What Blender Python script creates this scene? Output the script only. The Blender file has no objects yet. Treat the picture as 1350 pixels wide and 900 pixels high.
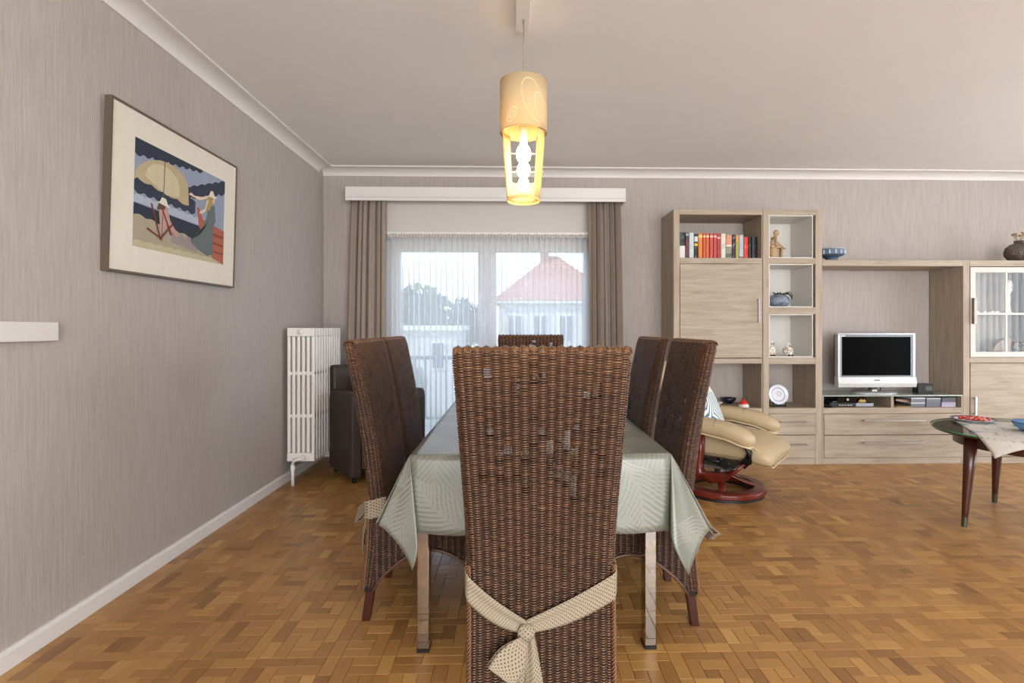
import bpy, math, random
import numpy as np
from mathutils import Vector, Matrix

rnd = random.Random(7)
S = bpy.context.scene
COL = S.collection
PI = math.pi

# ------------------------------------------------------------------ camera
cam_d = bpy.data.cameras.new('camera')
cam = bpy.data.objects.new('camera', cam_d)
COL.objects.link(cam)
cam.location = (0, 0, 1.18)
cam.rotation_euler = (PI / 2, 0, math.radians(-1.41))
cam_d.sensor_width = 36
cam_d.lens = 700 / 1350 * 36
cam_d.shift_x = (675 - 697) / 1350
cam_d.shift_y = (432 - 450) / 1350
cam_d.clip_start = 0.05
S.camera = cam

# ------------------------------------------------------------------ world, sun, side window daylight, added rear fill, exposure
S.view_settings.view_transform = 'Standard'
S.view_settings.look = 'None'
S.view_settings.gamma = 1
S.view_settings.exposure = 0.06
W = bpy.data.worlds.new('world')
S.world = W
W.use_nodes = True
wn = W.node_tree
wn.nodes.clear()
w_out = wn.nodes.new('ShaderNodeOutputWorld')
w_bg = wn.nodes.new('ShaderNodeBackground')
w_tc = wn.nodes.new('ShaderNodeTexCoord')
w_sep = wn.nodes.new('ShaderNodeSeparateXYZ')
w_rmp = wn.nodes.new('ShaderNodeValToRGB')
wn.links.new(w_tc.outputs['Generated'], w_sep.inputs[0])
wn.links.new(w_sep.outputs['Z'], w_rmp.inputs[0])
w_rmp.color_ramp.elements[0].position = 0.0
w_rmp.color_ramp.elements[0].color = (0.80, 0.90, 1.0, 1)
w_rmp.color_ramp.elements[1].position = 0.7
w_rmp.color_ramp.elements[1].color = (0.42, 0.62, 1.0, 1)
wn.links.new(w_rmp.outputs[0], w_bg.inputs[0])
w_bg.inputs[1].default_value = 2.1
wn.links.new(w_bg.outputs[0], w_out.inputs[0])


def lamp(name, kind, energy, loc, rot, color=(1, 1, 1), size=None, angle=None):
    d = bpy.data.lights.new(name, kind)
    d.energy = energy
    d.color = color
    if size:
        d.shape = 'RECTANGLE'
        d.size, d.size_y = size
    if angle:
        d.angle = angle
    o = bpy.data.objects.new(name, d)
    COL.objects.link(o)
    o.location = loc
    o.rotation_euler = rot
    return o


lamp('sun', 'SUN', 4.0, (0, 0, 10), (math.radians(48), 0, math.radians(-62)), (1, 0.95, 0.86), angle=0.02)
# daylight standing in the side window, and an added fill light at the rear
lamp('side_window_daylight', 'AREA', 158, (6.22, 2.4, 1.2), (0, math.radians(90), 0), (0.88, 0.95, 1.0), size=(2.2, 2.9))
lamp('added_rear_fill', 'AREA', 345, (1.6, -3.22, 1.35), (math.radians(90), 0, 0), (0.97, 0.985, 0.985), size=(5.0, 2.2))


# ------------------------------------------------------------------ node helpers
def lin(c):
    if isinstance(c, str):
        c = [int(c[i:i + 2], 16) / 255 for i in (0, 2, 4)]
    return tuple((x / 12.92 if x <= 0.04045 else ((x + 0.055) / 1.055) ** 2.4) for x in c) + (1,)


class NT:
    """small builder for shader node trees"""

    def __init__(self, name):
        self.m = bpy.data.materials.new(name)
        self.m.use_nodes = True
        self.t = self.m.node_tree
        self.t.nodes.clear()
        self.out = self.n('OutputMaterial')

    def n(self, typ, **kw):
        nd = self.t.nodes.new('ShaderNode' + typ)
        for k, v in kw.items():
            setattr(nd, k, v)
        return nd

    def put(self, sock, v):
        if hasattr(v, 'links') or isinstance(v, bpy.types.NodeSocket):
            self.t.links.new(v, sock)
        else:
            if isinstance(v, (tuple, list)) and sock.type == 'VECTOR' and len(v) == 4:
                v = v[:3]
            sock.default_value = v

    def math(self, op, a, b=None, c=None, clamp=False):
        nd = self.n('Math', operation=op)
        nd.use_clamp = clamp
        self.put(nd.inputs[0], a)
        if b is not None:
            self.put(nd.inputs[1], b)
        if c is not None:
            self.put(nd.inputs[2], c)
        return nd.outputs[0]

    def mix(self, f, a, b, blend='MIX'):
        nd = self.n('Mix', data_type='RGBA', blend_type=blend)
        self.put(nd.inputs['Factor'], f)
        self.put(nd.inputs['A'], a) if False else self.put(nd.inputs[6], a)
        self.put(nd.inputs[7], b)
        return nd.outputs[2]

    def coord(self, which='Object', scale=(1, 1, 1), rot=(0, 0, 0), loc=(0, 0, 0)):
        tc = self.n('TexCoord')
        mp = self.n('Mapping')
        self.put(mp.inputs['Vector'], tc.outputs[which])
        mp.inputs['Scale'].default_value = scale
        mp.inputs['Rotation'].default_value = rot
        mp.inputs['Location'].default_value = loc
        return mp.outputs[0]

    def noise(self, vec, scale, detail=3, rough=0.5, dist=0.0):
        nd = self.n('TexNoise')
        self.put(nd.inputs['Vector'], vec)
        nd.inputs['Scale'].default_value = scale
        nd.inputs['Detail'].default_value = detail
        nd.inputs['Roughness'].default_value = rough
        nd.inputs['Distortion'].default_value = dist
        return nd.outputs[0]

    def ramp(self, f, stops, interp='LINEAR'):
        nd = self.n('ValToRGB')
        nd.color_ramp.interpolation = interp
        e = nd.color_ramp.elements
        while len(e) < len(stops):
            e.new(0.5)
        for el, (p, c) in zip(e, stops):
            el.position = p
            el.color = lin(c) if isinstance(c, str) else (c if len(c) == 4 else tuple(c) + (1,))
        self.put(nd.inputs[0], f)
        return nd.outputs[0]

    def sep(self, v):
        nd = self.n('SeparateXYZ')
        self.put(nd.inputs[0], v)
        return nd.outputs

    def bump(self, h, strength=0.2, dist=0.01):
        nd = self.n('Bump')
        nd.inputs['Strength'].default_value = strength
        nd.inputs['Distance'].default_value = dist
        self.put(nd.inputs['Height'], h)
        return nd.outputs[0]

    def attr(self, name):
        nd = self.n('Attribute', attribute_name=name)
        return nd

    def bsdf(self, color, rough=0.5, metal=0.0, spec=0.5, normal=None, **kw):
        nd = self.n('BsdfPrincipled')
        self.put(nd.inputs['Base Color'], color)
        self.put(nd.inputs['Roughness'], rough)
        self.put(nd.inputs['Metallic'], metal)
        self.put(nd.inputs['Specular IOR Level'], spec)
        if normal is not None:
            self.put(nd.inputs['Normal'], normal)
        for k, v in kw.items():
            self.put(nd.inputs[k.replace('_', ' ')], v)
        return nd.outputs[0]

    def mixs(self, f, a, b):
        nd = self.n('MixShader')
        self.put(nd.inputs[0], f)
        self.t.links.new(a, nd.inputs[1])
        self.t.links.new(b, nd.inputs[2])
        return nd.outputs[0]

    def done(self, sh):
        self.t.links.new(sh, self.out.inputs[0])
        return self.m


_plain = {}


def plain(col, rough=0.5, metal=0.0, var=0.06, scale=25.0, bump=0.0, spec=0.5, coat=0.0):
    """painted / moulded surface: a colour with a little procedural unevenness"""
    key = (col, rough, metal, var, scale, bump, spec, coat)
    if key in _plain:
        return _plain[key]
    t = NT('surface_' + col)
    v = t.coord()
    f = t.noise(v, scale, 3)
    c = lin(col)
    lo = tuple(x * (1 - var) for x in c[:3]) + (1,)
    hi = tuple(min(1, x * (1 + var)) for x in c[:3]) + (1,)
    cc = t.mix(f, lo, hi)
    nm = t.bump(t.noise(v, scale * 6, 4), bump, 0.004) if bump else None
    _plain[key] = t.done(t.bsdf(cc, rough, metal, spec, nm, Coat_Weight=coat))
    return _plain[key]


def mat_wallpaper(name, base, dark, light):
    t = NT(name)
    f1 = t.noise(t.coord(scale=(1, 1, 0.05)), 95, 3, 0.65)
    f2 = t.noise(t.coord(scale=(1, 1, 0.16)), 22, 3, 0.6)
    f3 = t.noise(t.coord(scale=(1, 1, 2.0)), 160, 2, 0.5)
    c = t.ramp(f1, [(0.25, dark), (0.5, base), (0.72, light)])
    c = t.mix(t.math('MULTIPLY', f2, 0.35), c, lin(dark))
    c = t.mix(t.math('MULTIPLY', f3, 0.12), c, lin(light))
    nm = t.bump(t.math('ADD', f1, t.math('MULTIPLY', f3, 0.4)), 0.25, 0.004)
    return t.done(t.bsdf(c, 0.85, 0, 0.2, nm))


def mat_oak(name, horizontal=False, tone=1.0):
    t = NT(name)
    sc = (1.2, 14, 14) if horizontal else (14, 14, 1.0)
    v = t.coord(scale=sc)
    f1 = t.noise(v, 2.2, 5, 0.62, 0.5)
    f2 = t.noise(t.coord(scale=(sc[0] * 2, sc[1] * 5, sc[2] * (2 if not horizontal else 5))), 3.0, 3, 0.6)
    k = lambda h: tuple(x * tone for x in lin(h)[:3]) + (1,)
    c = t.ramp(f1, [(0.25, k('a18e79')), (0.42, k('b9a793')), (0.6, k('c6b5a1')), (0.8, k('cfc0ae'))])
    c = t.mix(t.math('MULTIPLY', t.math('GREATER_THAN', f2, 0.62), 0.28), c, k('98836a'))
    return t.done(t.bsdf(c, 0.55, 0, 0.35, t.bump(f1, 0.06, 0.003)))


def mat_parquet():
    t = NT('teak_parquet')
    uv = t.n('UVMap')
    mp = t.n('Mapping')
    t.put(mp.inputs['Vector'], uv.outputs[0])
    mp.inputs['Scale'].default_value = (5, 60, 1)
    f = t.noise(mp.outputs[0], 2.0, 4, 0.65, 0.3)
    mp2 = t.n('Mapping')
    t.put(mp2.inputs['Vector'], uv.outputs[0])
    mp2.inputs['Scale'].default_value = (30, 260, 1)
    f2 = t.noise(mp2.outputs[0], 2.0, 2, 0.5)
    tint = t.attr('tint').outputs['Fac']
    g = t.math('ADD', t.math('MULTIPLY', f, 0.30), t.math('MULTIPLY', tint, 0.70))
    c = t.ramp(g, [(0.12, '7e552c'), (0.35, '9a6d39'), (0.55, 'ae7e44'), (0.75, 'be8e4e'), (0.95, 'd1a25f')])
    c = t.mix(t.math('MULTIPLY', f2, 0.25), c, lin('86603c'))
    wn_ = t.noise(t.coord(), 1.7, 3, 0.6)          # worn, slightly greyed patches of varnish
    c = t.mix(t.math('MULTIPLY', t.math('SUBTRACT', wn_, 0.45, clamp=True), 0.6), c, lin('94785e'))
    r = t.math('ADD', 0.26, t.math('MULTIPLY', t.noise(t.coord(), 9, 3), 0.18))
    return t.done(t.bsdf(c, r, 0, 0.5, t.bump(f, 0.05, 0.002)))


def mat_wicker():
    t = NT('dark_wicker')
    tint = t.attr('tint').outputs['Fac']
    f = t.noise(t.coord(), 60, 3)
    g = t.math('ADD', t.math('MULTIPLY', tint, 0.7), t.math('MULTIPLY', f, 0.3))
    c = t.ramp(g, [(0.1, '24160d'), (0.4, '412818'), (0.65, '5c3b24'), (0.95, '8d6743')])
    return t.done(t.bsdf(c, 0.28, 0, 0.6))


def mat_fabric(name, col, var=0.18, scale=180, rough=0.9, stretch=(1, 1, 1)):
    t = NT(name)
    v = t.coord(scale=stretch)
    f = t.noise(v, scale, 2, 0.6)
    g = t.noise(v, scale * 0.12, 2)
    c = lin(col)
    lo = tuple(x * (1 - var) for x in c[:3]) + (1,)
    hi = tuple(min(1, x * (1 + var)) for x in c[:3]) + (1,)
    cc = t.mix(t.math('MULTIPLY', t.math('ADD', f, g), 0.5), lo, hi)
    return t.done(t.bsdf(cc, rough, 0, 0.15, t.bump(f, 0.3, 0.002), Sheen_Weight=0.2))


def mat_leather(name, col, rough=0.42):
    t = NT(name)
    v = t.coord()
    vo = t.n('TexVoronoi')
    t.put(vo.inputs['Vector'], v)
    vo.inputs['Scale'].default_value = 260
    f = t.noise(v, 5, 3)
    c = lin(col)
    cc = t.mix(f, tuple(x * 0.9 for x in c[:3]) + (1,), tuple(min(1, x * 1.08) for x in c[:3]) + (1,))
    return t.done(t.bsdf(cc, rough, 0, 0.45, t.bump(vo.outputs['Distance'], 0.12, 0.002)))


def mat_sash():
    t = NT('dotted_cream_cotton')
    uv = t.n('UVMap')
    s = t.sep(uv.outputs[0])
    k = PI / 0.0060
    p = t.math('MULTIPLY', t.math('SINE', t.math('MULTIPLY', s[0], k)), t.math('SINE', t.math('MULTIPLY', s[1], k)))
    d = t.math('GREATER_THAN', p, 0.62)
    f = t.noise(t.coord(), 300, 2)
    c = t.mix(f, lin('8f826f'), lin('a0937e'))
    c = t.mix(d, c, lin('3f2e20'))
    return t.done(t.bsdf(c, 0.9, 0, 0.15, t.bump(f, 0.3, 0.001)))


def mat_tablecloth():
    t = NT('sage_leaf_print_cloth')
    uv = t.n('UVMap')
    col = None
    masks = []
    for ofs, sc, ang in ((0.0, 3.9, 0.0), (3.7, 4.5, 1.1)):
        mp = t.n('Mapping')
        t.put(mp.inputs['Vector'], uv.outputs[0])
        mp.inputs['Location'].default_value = (ofs, ofs * 1.7, 0)
        vo = t.n('TexVoronoi')
        vo.voronoi_dimensions = '2D'
        t.put(vo.inputs['Vector'], mp.outputs[0])
        vo.inputs['Scale'].default_value = sc
        vo.inputs['Randomness'].default_value = 0.8
        sub = t.n('VectorMath', operation='SUBTRACT')
        t.put(sub.inputs[0], mp.outputs[0])
        t.put(sub.inputs[1], vo.outputs['Position'])
        rot = t.n('VectorRotate', rotation_type='Z_AXIS')
        t.put(rot.inputs['Vector'], sub.outputs[0])
        sc3 = t.sep(vo.outputs['Color'])
        t.put(rot.inputs['Angle'], t.math('ADD', ang, t.math('MULTIPLY', sc3[0], 6.283)))
        wob = t.n('TexNoise')
        t.put(wob.inputs['Vector'], mp.outputs[0])
        wob.inputs['Scale'].default_value = 5
        wv = t.n('VectorMath', operation='SCALE')
        t.put(wv.inputs[0], wob.outputs['Color'])
        wv.inputs['Scale'].default_value = 0.05
        wa = t.n('VectorMath', operation='ADD')
        t.put(wa.inputs[0], rot.outputs[0])
        t.put(wa.inputs[1], wv.outputs[0])
        x, y, _ = t.sep(wa.outputs[0])
        x = t.math('SUBTRACT', x, 0.025)
        y = t.math('SUBTRACT', y, 0.025)
        y = t.math('ADD', y, t.math('MULTIPLY', t.math('MULTIPLY', x, x), 1.6))     # curved spine
        ay = t.math('ABSOLUTE', y)
        ph = t.math('FRACT', t.math('MULTIPLY', t.math('SUBTRACT', x, t.math('MULTIPLY', ay, 1.1)), 44))
        wdt = t.math('MULTIPLY', t.math('SUBTRACT', 1.0, t.math('DIVIDE', ay, 0.115)), 0.40)
        leaf = t.math('LESS_THAN', t.math('ABSOLUTE', t.math('SUBTRACT', ph, 0.5)), wdt)
        spine = t.math('LESS_THAN', ay, 0.003)
        inr = t.math('LESS_THAN', t.math('ADD', t.math('MULTIPLY', t.math('ABSOLUTE', x), 0.75), ay), 0.125)
        masks.append(t.math('MULTIPLY', t.math('MAXIMUM', leaf, spine), inr))
    m = t.math('MAXIMUM', masks[0], t.math('MULTIPLY', masks[1], 0.6))
    f = t.noise(t.coord(), 260, 2)
    c = t.mix(f, lin('686a5e'), lin('717266'))
    c = t.mix(t.math('MULTIPLY', m, 0.42), c, lin('9c9b90'))
    return t.done(t.bsdf(c, 0.38, 0, 0.5, t.bump(f, 0.05, 0.001), Coat_Weight=0.3, Coat_Roughness=0.32))


def mat_sheer(name, fac=0.42, tint='f4f4f6'):
    t = NT(name)
    tr = t.n('BsdfTransparent')
    tl = t.n('BsdfTranslucent')
    df = t.n('BsdfDiffuse')
    f = t.noise(t.coord(scale=(1, 1, 1)), 340, 1)
    c = t.mix(f, lin(tint), lin('ffffff'))
    t.put(tl.inputs[0], c)
    t.put(df.inputs[0], c)
    cl = t.mixs(0.45, tl.outputs[0], df.outputs[0])
    return t.done(t.mixs(t.math('ADD', fac - 0.08, t.math('MULTIPLY', f, 0.16)), tr.outputs[0], cl))


def mat_glass(name, ior=1.5, tint=(1, 1, 1, 1), rough=0.0):
    """thin pane: lets light and view through, mirrors at the Fresnel rate"""
    t = NT(name)
    fr = t.n('Fresnel')
    fr.inputs['IOR'].default_value = ior
    tr = t.n('BsdfTransparent')
    f = t.noise(t.coord(), 2.0, 2)
    t.put(tr.inputs[0], t.mix(f, tint, tuple(min(1, x * 1.02) for x in tint[:3]) + (1,)))
    gl = t.n('BsdfGlossy')
    gl.inputs['Roughness'].default_value = rough
    front = t.math('SUBTRACT', 1.0, t.n('NewGeometry').outputs['Backfacing'])     # only the entry face mirrors
    return t.done(t.mixs(t.math('MULTIPLY', fr.outputs[0], front), tr.outputs[0], gl.outputs[0]))


def mat_shade(name, col):
    """pale fabric that glows when a bulb burns behind it"""
    t = NT(name)
    f = t.noise(t.coord(), 240, 2)
    c = t.mix(t.math('MULTIPLY', f, 0.25), lin(col), lin('fff4dc'))
    tl = t.n('BsdfTranslucent')
    df = t.n('BsdfDiffuse')
    t.put(tl.inputs[0], c)
    t.put(df.inputs[0], c)
    return t.done(t.mixs(0.62, tl.outputs[0], df.outputs[0]))


def mat_emit(name, col, strength):
    t = NT(name)
    e = t.n('Emission')
    f = t.noise(t.coord(), 12, 1)
    t.put(e.inputs[0], t.mix(f, col, tuple(x * 0.96 for x in col[:3]) + (1,)))
    e.inputs[1].default_value = strength
    return t.done(e.outputs[0])


def mat_cedar(name, a, b, scale=(10, 10, 1.2), rough=0.3):
    t = NT(name)
    f = t.noise(t.coord(scale=scale), 4, 4, 0.6, 0.4)
    return t.done(t.bsdf(t.mix(f, lin(a), lin(b)), rough, 0, 0.5))


def mat_marks(name, ground, ink, sx=120, sz=40, thr=0.58):
    """printed spine: rows of small letter-like marks"""
    t = NT(name)
    f = t.noise(t.coord(scale=(sx, 1, sz)), 1.6, 2)
    g = t.noise(t.coord(scale=(3, 3, 9)), 2.0, 1)
    m = t.math('MULTIPLY', t.math('GREATER_THAN', f, thr), t.math('GREATER_THAN', g, 0.45))
    return t.done(t.bsdf(t.mix(m, lin(ground), lin(ink)), 0.45, 0, 0.4))


def mat_cells(name, a, b, scale, thr):
    t = NT(name)
    vo = t.n('TexVoronoi')
    t.put(vo.inputs['Vector'], t.coord())
    vo.inputs['Scale'].default_value = scale
    return t.done(t.bsdf(t.mix(t.math('GREATER_THAN', vo.outputs['Distance'], thr), lin(a), lin(b)), 0.3))


def mat_palm_cushion():
    t = NT('palm_leaf_cushion_cloth')
    x, y, z = t.sep(t.coord())
    zz = t.math('ADD', z, t.math('MULTIPLY', t.math('MULTIPLY', y, y), 2.0))
    ay = t.math('ABSOLUTE', t.math('ADD', zz, -0.02))
    ph = t.math('FRACT', t.math('MULTIPLY', t.math('SUBTRACT', y, ay), 24))
    m = t.math('MULTIPLY', t.math('LESS_THAN', ph, 0.42), t.math('LESS_THAN', ay, 0.11))
    f = t.noise(t.coord(), 9, 2)
    c = t.mix(m, lin('e6e6dc'), t.mix(f, lin('2a5684'), lin('6f9cbc')))
    return t.done(t.bsdf(c, 0.85))


WALLPAPER = mat_wallpaper('fibre_wallpaper', 'b0a7a1', 'a49a94', 'b8b0aa')
PAINT_CEIL = plain('e9e5e0', 0.9, var=0.03, scale=3, bump=0.05)
PAINT_TRIM = plain('dbd6d1', 0.55, var=0.02, scale=8)
PAINT_WHITE = plain('dedbd7', 0.45, var=0.02)
PAINT_BOX = plain('cdc7c2', 0.7, var=0.02)
OAK_V = mat_oak('pale_oak_upright_grain', False, 0.75)
OAK_H = mat_oak('pale_oak_level_grain', True, 0.75)
PARQUET = mat_parquet()
WICKER = mat_wicker()
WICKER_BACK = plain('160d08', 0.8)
SASH = mat_sash()
CLOTH = mat_tablecloth()
SHEER = mat_sheer('white_voile', 0.60, 'eef1fb')
CURTAIN = mat_fabric('taupe_curtain_cloth', '95867a', 0.28, 150, 0.95, (1, 1, 0.25))
GLASS = mat_glass('clear_pane', 1.45)
GLASS_DOOR = mat_glass('cabinet_glass', 1.62)
CHROME = plain('b4afa8', 0.06, 1.0, var=0.02)
STEEL = plain('b9b8b6', 0.3, 1.0, var=0.03)
DARKWOOD = mat_cedar('dark_leg_wood', '2c120c', '4a2014')
MAHOG = mat_cedar('red_stained_beech', '4a140c', '74281a', (3, 3, 3), 0.25)
TEAK = mat_cedar('dark_teak', '2e150d', '552a1b', (14, 14, 1.5), 0.28)
LEATHER_TAN = mat_leather('tan_leather', 'b8a382')
LEATHER_BRN = mat_leather('dark_brown_leather', '3b302b', 0.5)
BLACK = plain('141414', 0.4)
BLACKGLOSS = plain('060607', 0.12, spec=0.4)
SILVER = plain('c3c5c8', 0.35, 0.6, var=0.02)


# ------------------------------------------------------------------ mesh helpers
class MB:
    """collects vertices and faces, then links them as one mesh object"""

    def __init__(self):
        self.v, self.f, self.uv = [], [], {}

    def add(self, vs, fs, uvs=None):
        b = len(self.v)
        self.v += [tuple(p) for p in vs]
        for k, f in enumerate(fs):
            if uvs is not None:
                self.uv[len(self.f)] = [uvs[i] for i in f]
            self.f.append(tuple(i + b for i in f))
        return self

    def box(self, x0, x1, y0, y1, z0, z1):
        vs = [(x, y, z) for z in (z0, z1) for y in (y0, y1) for x in (x0, x1)]
        return self.add(vs, [(0, 2, 3, 1), (4, 5, 7, 6), (0, 1, 5, 4), (2, 6, 7, 3), (0, 4, 6, 2), (1, 3, 7, 5)])

    def hexa(self, bot, top):
        return self.add(list(bot) + list(top), [(3, 2, 1, 0), (4, 5, 6, 7), (0, 1, 5, 4), (1, 2, 6, 5), (2, 3, 7, 6), (3, 0, 4, 7)])

    def lathe(self, prof, n=24, c=(0, 0, 0), axis='z', a0=0.0, a1=2 * PI, sy=1.0, caps=True):
        full = abs(a1 - a0 - 2 * PI) < 1e-6
        m = n if full else n + 1
        vs, fs = [], []
        for r, h in prof:
            for i in range(m):
                a = a0 + (a1 - a0) * i / n
                p = (r * math.cos(a), r * math.sin(a) * sy, h)
                if axis == 'x':
                    p = (p[2], p[0], p[1])
                elif axis == 'y':
                    p = (p[1], p[2], p[0])
                vs.append((p[0] + c[0], p[1] + c[1], p[2] + c[2]))
        for j in range(len(prof) - 1):
            for i in range(n):
                i2 = (i + 1) % m
                fs.append((j * m + i, j * m + i2, (j + 1) * m + i2, (j + 1) * m + i))
        if full and caps:
            if prof[0][0] > 1e-6:
                fs.append(tuple(range(m))[::-1])
            if prof[-1][0] > 1e-6:
                fs.append(tuple((len(prof) - 1) * m + i for i in range(m)))
        return self.add(vs, fs)

    def loft(self, path, radii, n=12, p=2.0, up=(0, 0, 1), caps=True):
        """tube along a path; radii (across, along up) per point; p>2 squares the section"""
        P = [Vector(q) for q in path]
        vs, fs = [], []
        for k, q in enumerate(P):
            d = (P[min(k + 1, len(P) - 1)] - P[max(k - 1, 0)]).normalized()
            u = Vector(up)
            if abs(d.dot(u)) > 0.97:
                u = Vector((0, 1, 0)) if abs(d.y) < 0.9 else Vector((1, 0, 0))
            s = d.cross(u).normalized()
            w = s.cross(d).normalized()
            r = radii[k] if isinstance(radii, list) else radii
            if not isinstance(r, (tuple, list)):
                r = (r, r)
            for i in range(n):
                a = 2 * PI * i / n
                ca, sa = math.cos(a), math.sin(a)
                e = 2.0 / p
                x = math.copysign(abs(ca) ** e, ca) * r[0]
                y = math.copysign(abs(sa) ** e, sa) * r[1]
                vs.append(q + s * x + w * y)
        for k in range(len(P) - 1):
            for i in range(n):
                j = (i + 1) % n
                fs.append((k * n + i, k * n + j, (k + 1) * n + j, (k + 1) * n + i))
        if caps:
            fs.append(tuple(range(n))[::-1])
            fs.append(tuple((len(P) - 1) * n + i for i in range(n)))
        return self.add(vs, fs)

    def ball(self, c, r, n=14, m=9):
        r = r if isinstance(r, (tuple, list)) else (r, r, r)
        prof = [(math.sin(PI * k / m), -math.cos(PI * k / m)) for k in range(m + 1)]
        t = MB().lathe(prof, n)
        return self.add([(x * r[0] + c[0], y * r[1] + c[1], z * r[2] + c[2]) for x, y, z in t.v], t.f)

    def grid(self, fn, nu, nv, u0=0, u1=1, v0=0, v1=1, uvfn=None):
        vs, uvs, fs = [], [], []
        for j in range(nv + 1):
            for i in range(nu + 1):
                u, v = u0 + (u1 - u0) * i / nu, v0 + (v1 - v0) * j / nv
                vs.append(fn(u, v))
                uvs.append(uvfn(u, v) if uvfn else (u, v))
        for j in range(nv):
            for i in range(nu):
                a = j * (nu + 1) + i
                fs.append((a, a + 1, a + nu + 2, a + nu + 1))
        return self.add(vs, fs, uvs)

    def prism(self, poly, a, b, axis='z'):
        """polygon swept between two levels of an axis; poly in the two other axes (x,y / x,z / y,z)"""
        def P(p, h):
            return {'z': (p[0], p[1], h), 'y': (p[0], h, p[1]), 'x': (h, p[0], p[1])}[axis]
        n = len(poly)
        vs = [P(p, a) for p in poly] + [P(p, b) for p in poly]
        fs = [tuple(range(n))[::-1], tuple(range(n, 2 * n))] + [(i, (i + 1) % n, n + (i + 1) % n, n + i) for i in range(n)]
        return self.add(vs, fs)

    def mesh(self, name, mt, smooth=False, shift=(0, 0, 0)):
        me = bpy.data.meshes.new(name)
        me.from_pydata([(x - shift[0], y - shift[1], z - shift[2]) for x, y, z in self.v], [], self.f)
        if self.uv:
            l = me.uv_layers.new(name='UVMap')
            for p in me.polygons:
                if p.index in self.uv:
                    for k, li in enumerate(p.loop_indices):
                        l.data[li].uv = self.uv[p.index][k]
        me.materials.append(mt)
        if smooth:
            me.polygons.foreach_set('use_smooth', [True] * len(me.polygons))
        me.update()
        return me

    def build(self, name, mt, parent=None, bevel=0.0, smooth=False, label=None, kind=None, seg=2, subd=0, solid=0.0, local=False):
        shift = (0, 0, 0)
        if parent is None:
            A = np.array(self.v)
            lo, hi = A.min(0), A.max(0)
            shift = ((lo[0] + hi[0]) / 2, (lo[1] + hi[1]) / 2, lo[2])
        elif not local:
            r = parent
            while r.parent:
                r = r.parent
            shift = tuple(r.location)
        o = bpy.data.objects.new(name, self.mesh(name, mt, smooth, shift))
        COL.objects.link(o)
        if parent is None:
            o.location = shift
        else:
            o.parent = parent
        if solid:
            md = o.modifiers.new('thickness', 'SOLIDIFY')
            md.thickness = solid
            md.offset = 0
        if bevel:
            md = o.modifiers.new('bevel', 'BEVEL')
            md.width = bevel
            md.segments = seg
            md.limit_method = 'ANGLE'
            md.angle_limit = math.radians(40)
            md.harden_normals = False
        if subd:
            md = o.modifiers.new('subdivision', 'SUBSURF')
            md.levels = md.render_levels = subd
        if label:
            o['label'] = label
        if kind:
            o['kind'] = kind
        return o


def thing(name, label, cat, loc=(0, 0, 0), rz=0.0, group=None):
    o = bpy.data.objects.new(name, None)
    o.empty_display_size = 0.1
    COL.objects.link(o)
    o.location = loc
    o.rotation_euler = (0, 0, rz)
    o['label'] = label
    o['category'] = cat
    if group:
        o['group'] = group
    return o


def tag(o, label, cat, group=None):
    o['label'] = label
    o['category'] = cat
    if group:
        o['group'] = group
    return o


def struct(mb, name, mt, parent=None, **kw):
    o = mb.build(name, mt, parent, **kw)
    if parent is None:
        o['kind'] = 'structure'
    return o


def B(*a):
    return MB().box(*a)


def dup(o, parent=None):
    c = o.copy()
    COL.objects.link(c)
    c.parent = parent
    for ch in list(o.children):
        dup(ch, c)
    return c


# ------------------------------------------------------------------ room shell
XL, XR, YB, YF, ZC = -1.763, 6.15, 4.915, -3.15, 2.64
struct(B(XL - 0.25, XL, YF - 0.25, YB + 0.3, -0.05, ZC + 0.1), 'wall_left', WALLPAPER)
WX0, WX1, WZ = -1.225, 0.705, 2.062            # opening of the balcony window in the back wall
wb = MB()
wb.box(XL, WX0, YB, YB + 0.3, -0.05, ZC + 0.1).box(WX1, XR + 0.25, YB, YB + 0.3, -0.05, ZC + 0.1)
wb.box(WX0, WX1, YB, YB + 0.3, 2.37, ZC + 0.1)
struct(wb, 'wall_back', WALLPAPER)
struct(B(WX0, WX1, YB - 0.006, YB + 0.3, WZ, 2.37), 'trim_1', PAINT_BOX)
RY0, RY1, RZ0, RZ1 = 0.95, 3.85, 0.12, 2.3      # side window opening
wr = MB()
wr.box(XR, XR + 0.25, YF - 0.25, RY0, -0.05, ZC + 0.1).box(XR, XR + 0.25, RY1, YB + 0.3, -0.05, ZC + 0.1)
wr.box(XR, XR + 0.25, RY0, RY1, -0.05, RZ0).box(XR, XR + 0.25, RY0, RY1, RZ1, ZC + 0.1)
struct(wr, 'wall_right', WALLPAPER)
FX0, FX1, FZ0, FZ1 = -0.9, 4.1, 0.25, 2.45
wf = MB()
wf.box(XL, FX0, YF - 0.25, YF, -0.05, ZC + 0.1).box(FX1, XR, YF - 0.25, YF, -0.05, ZC + 0.1)
wf.box(FX0, FX1, YF - 0.25, YF, -0.05, FZ0).box(FX0, FX1, YF - 0.25, YF, FZ1, ZC + 0.1)
struct(wf, 'wall_front', WALLPAPER)
struct(B(XL - 0.25, XR + 0.25, YF - 0.25, YB + 0.3, ZC, ZC + 0.15), 'ceiling', PAINT_CEIL)


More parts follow.
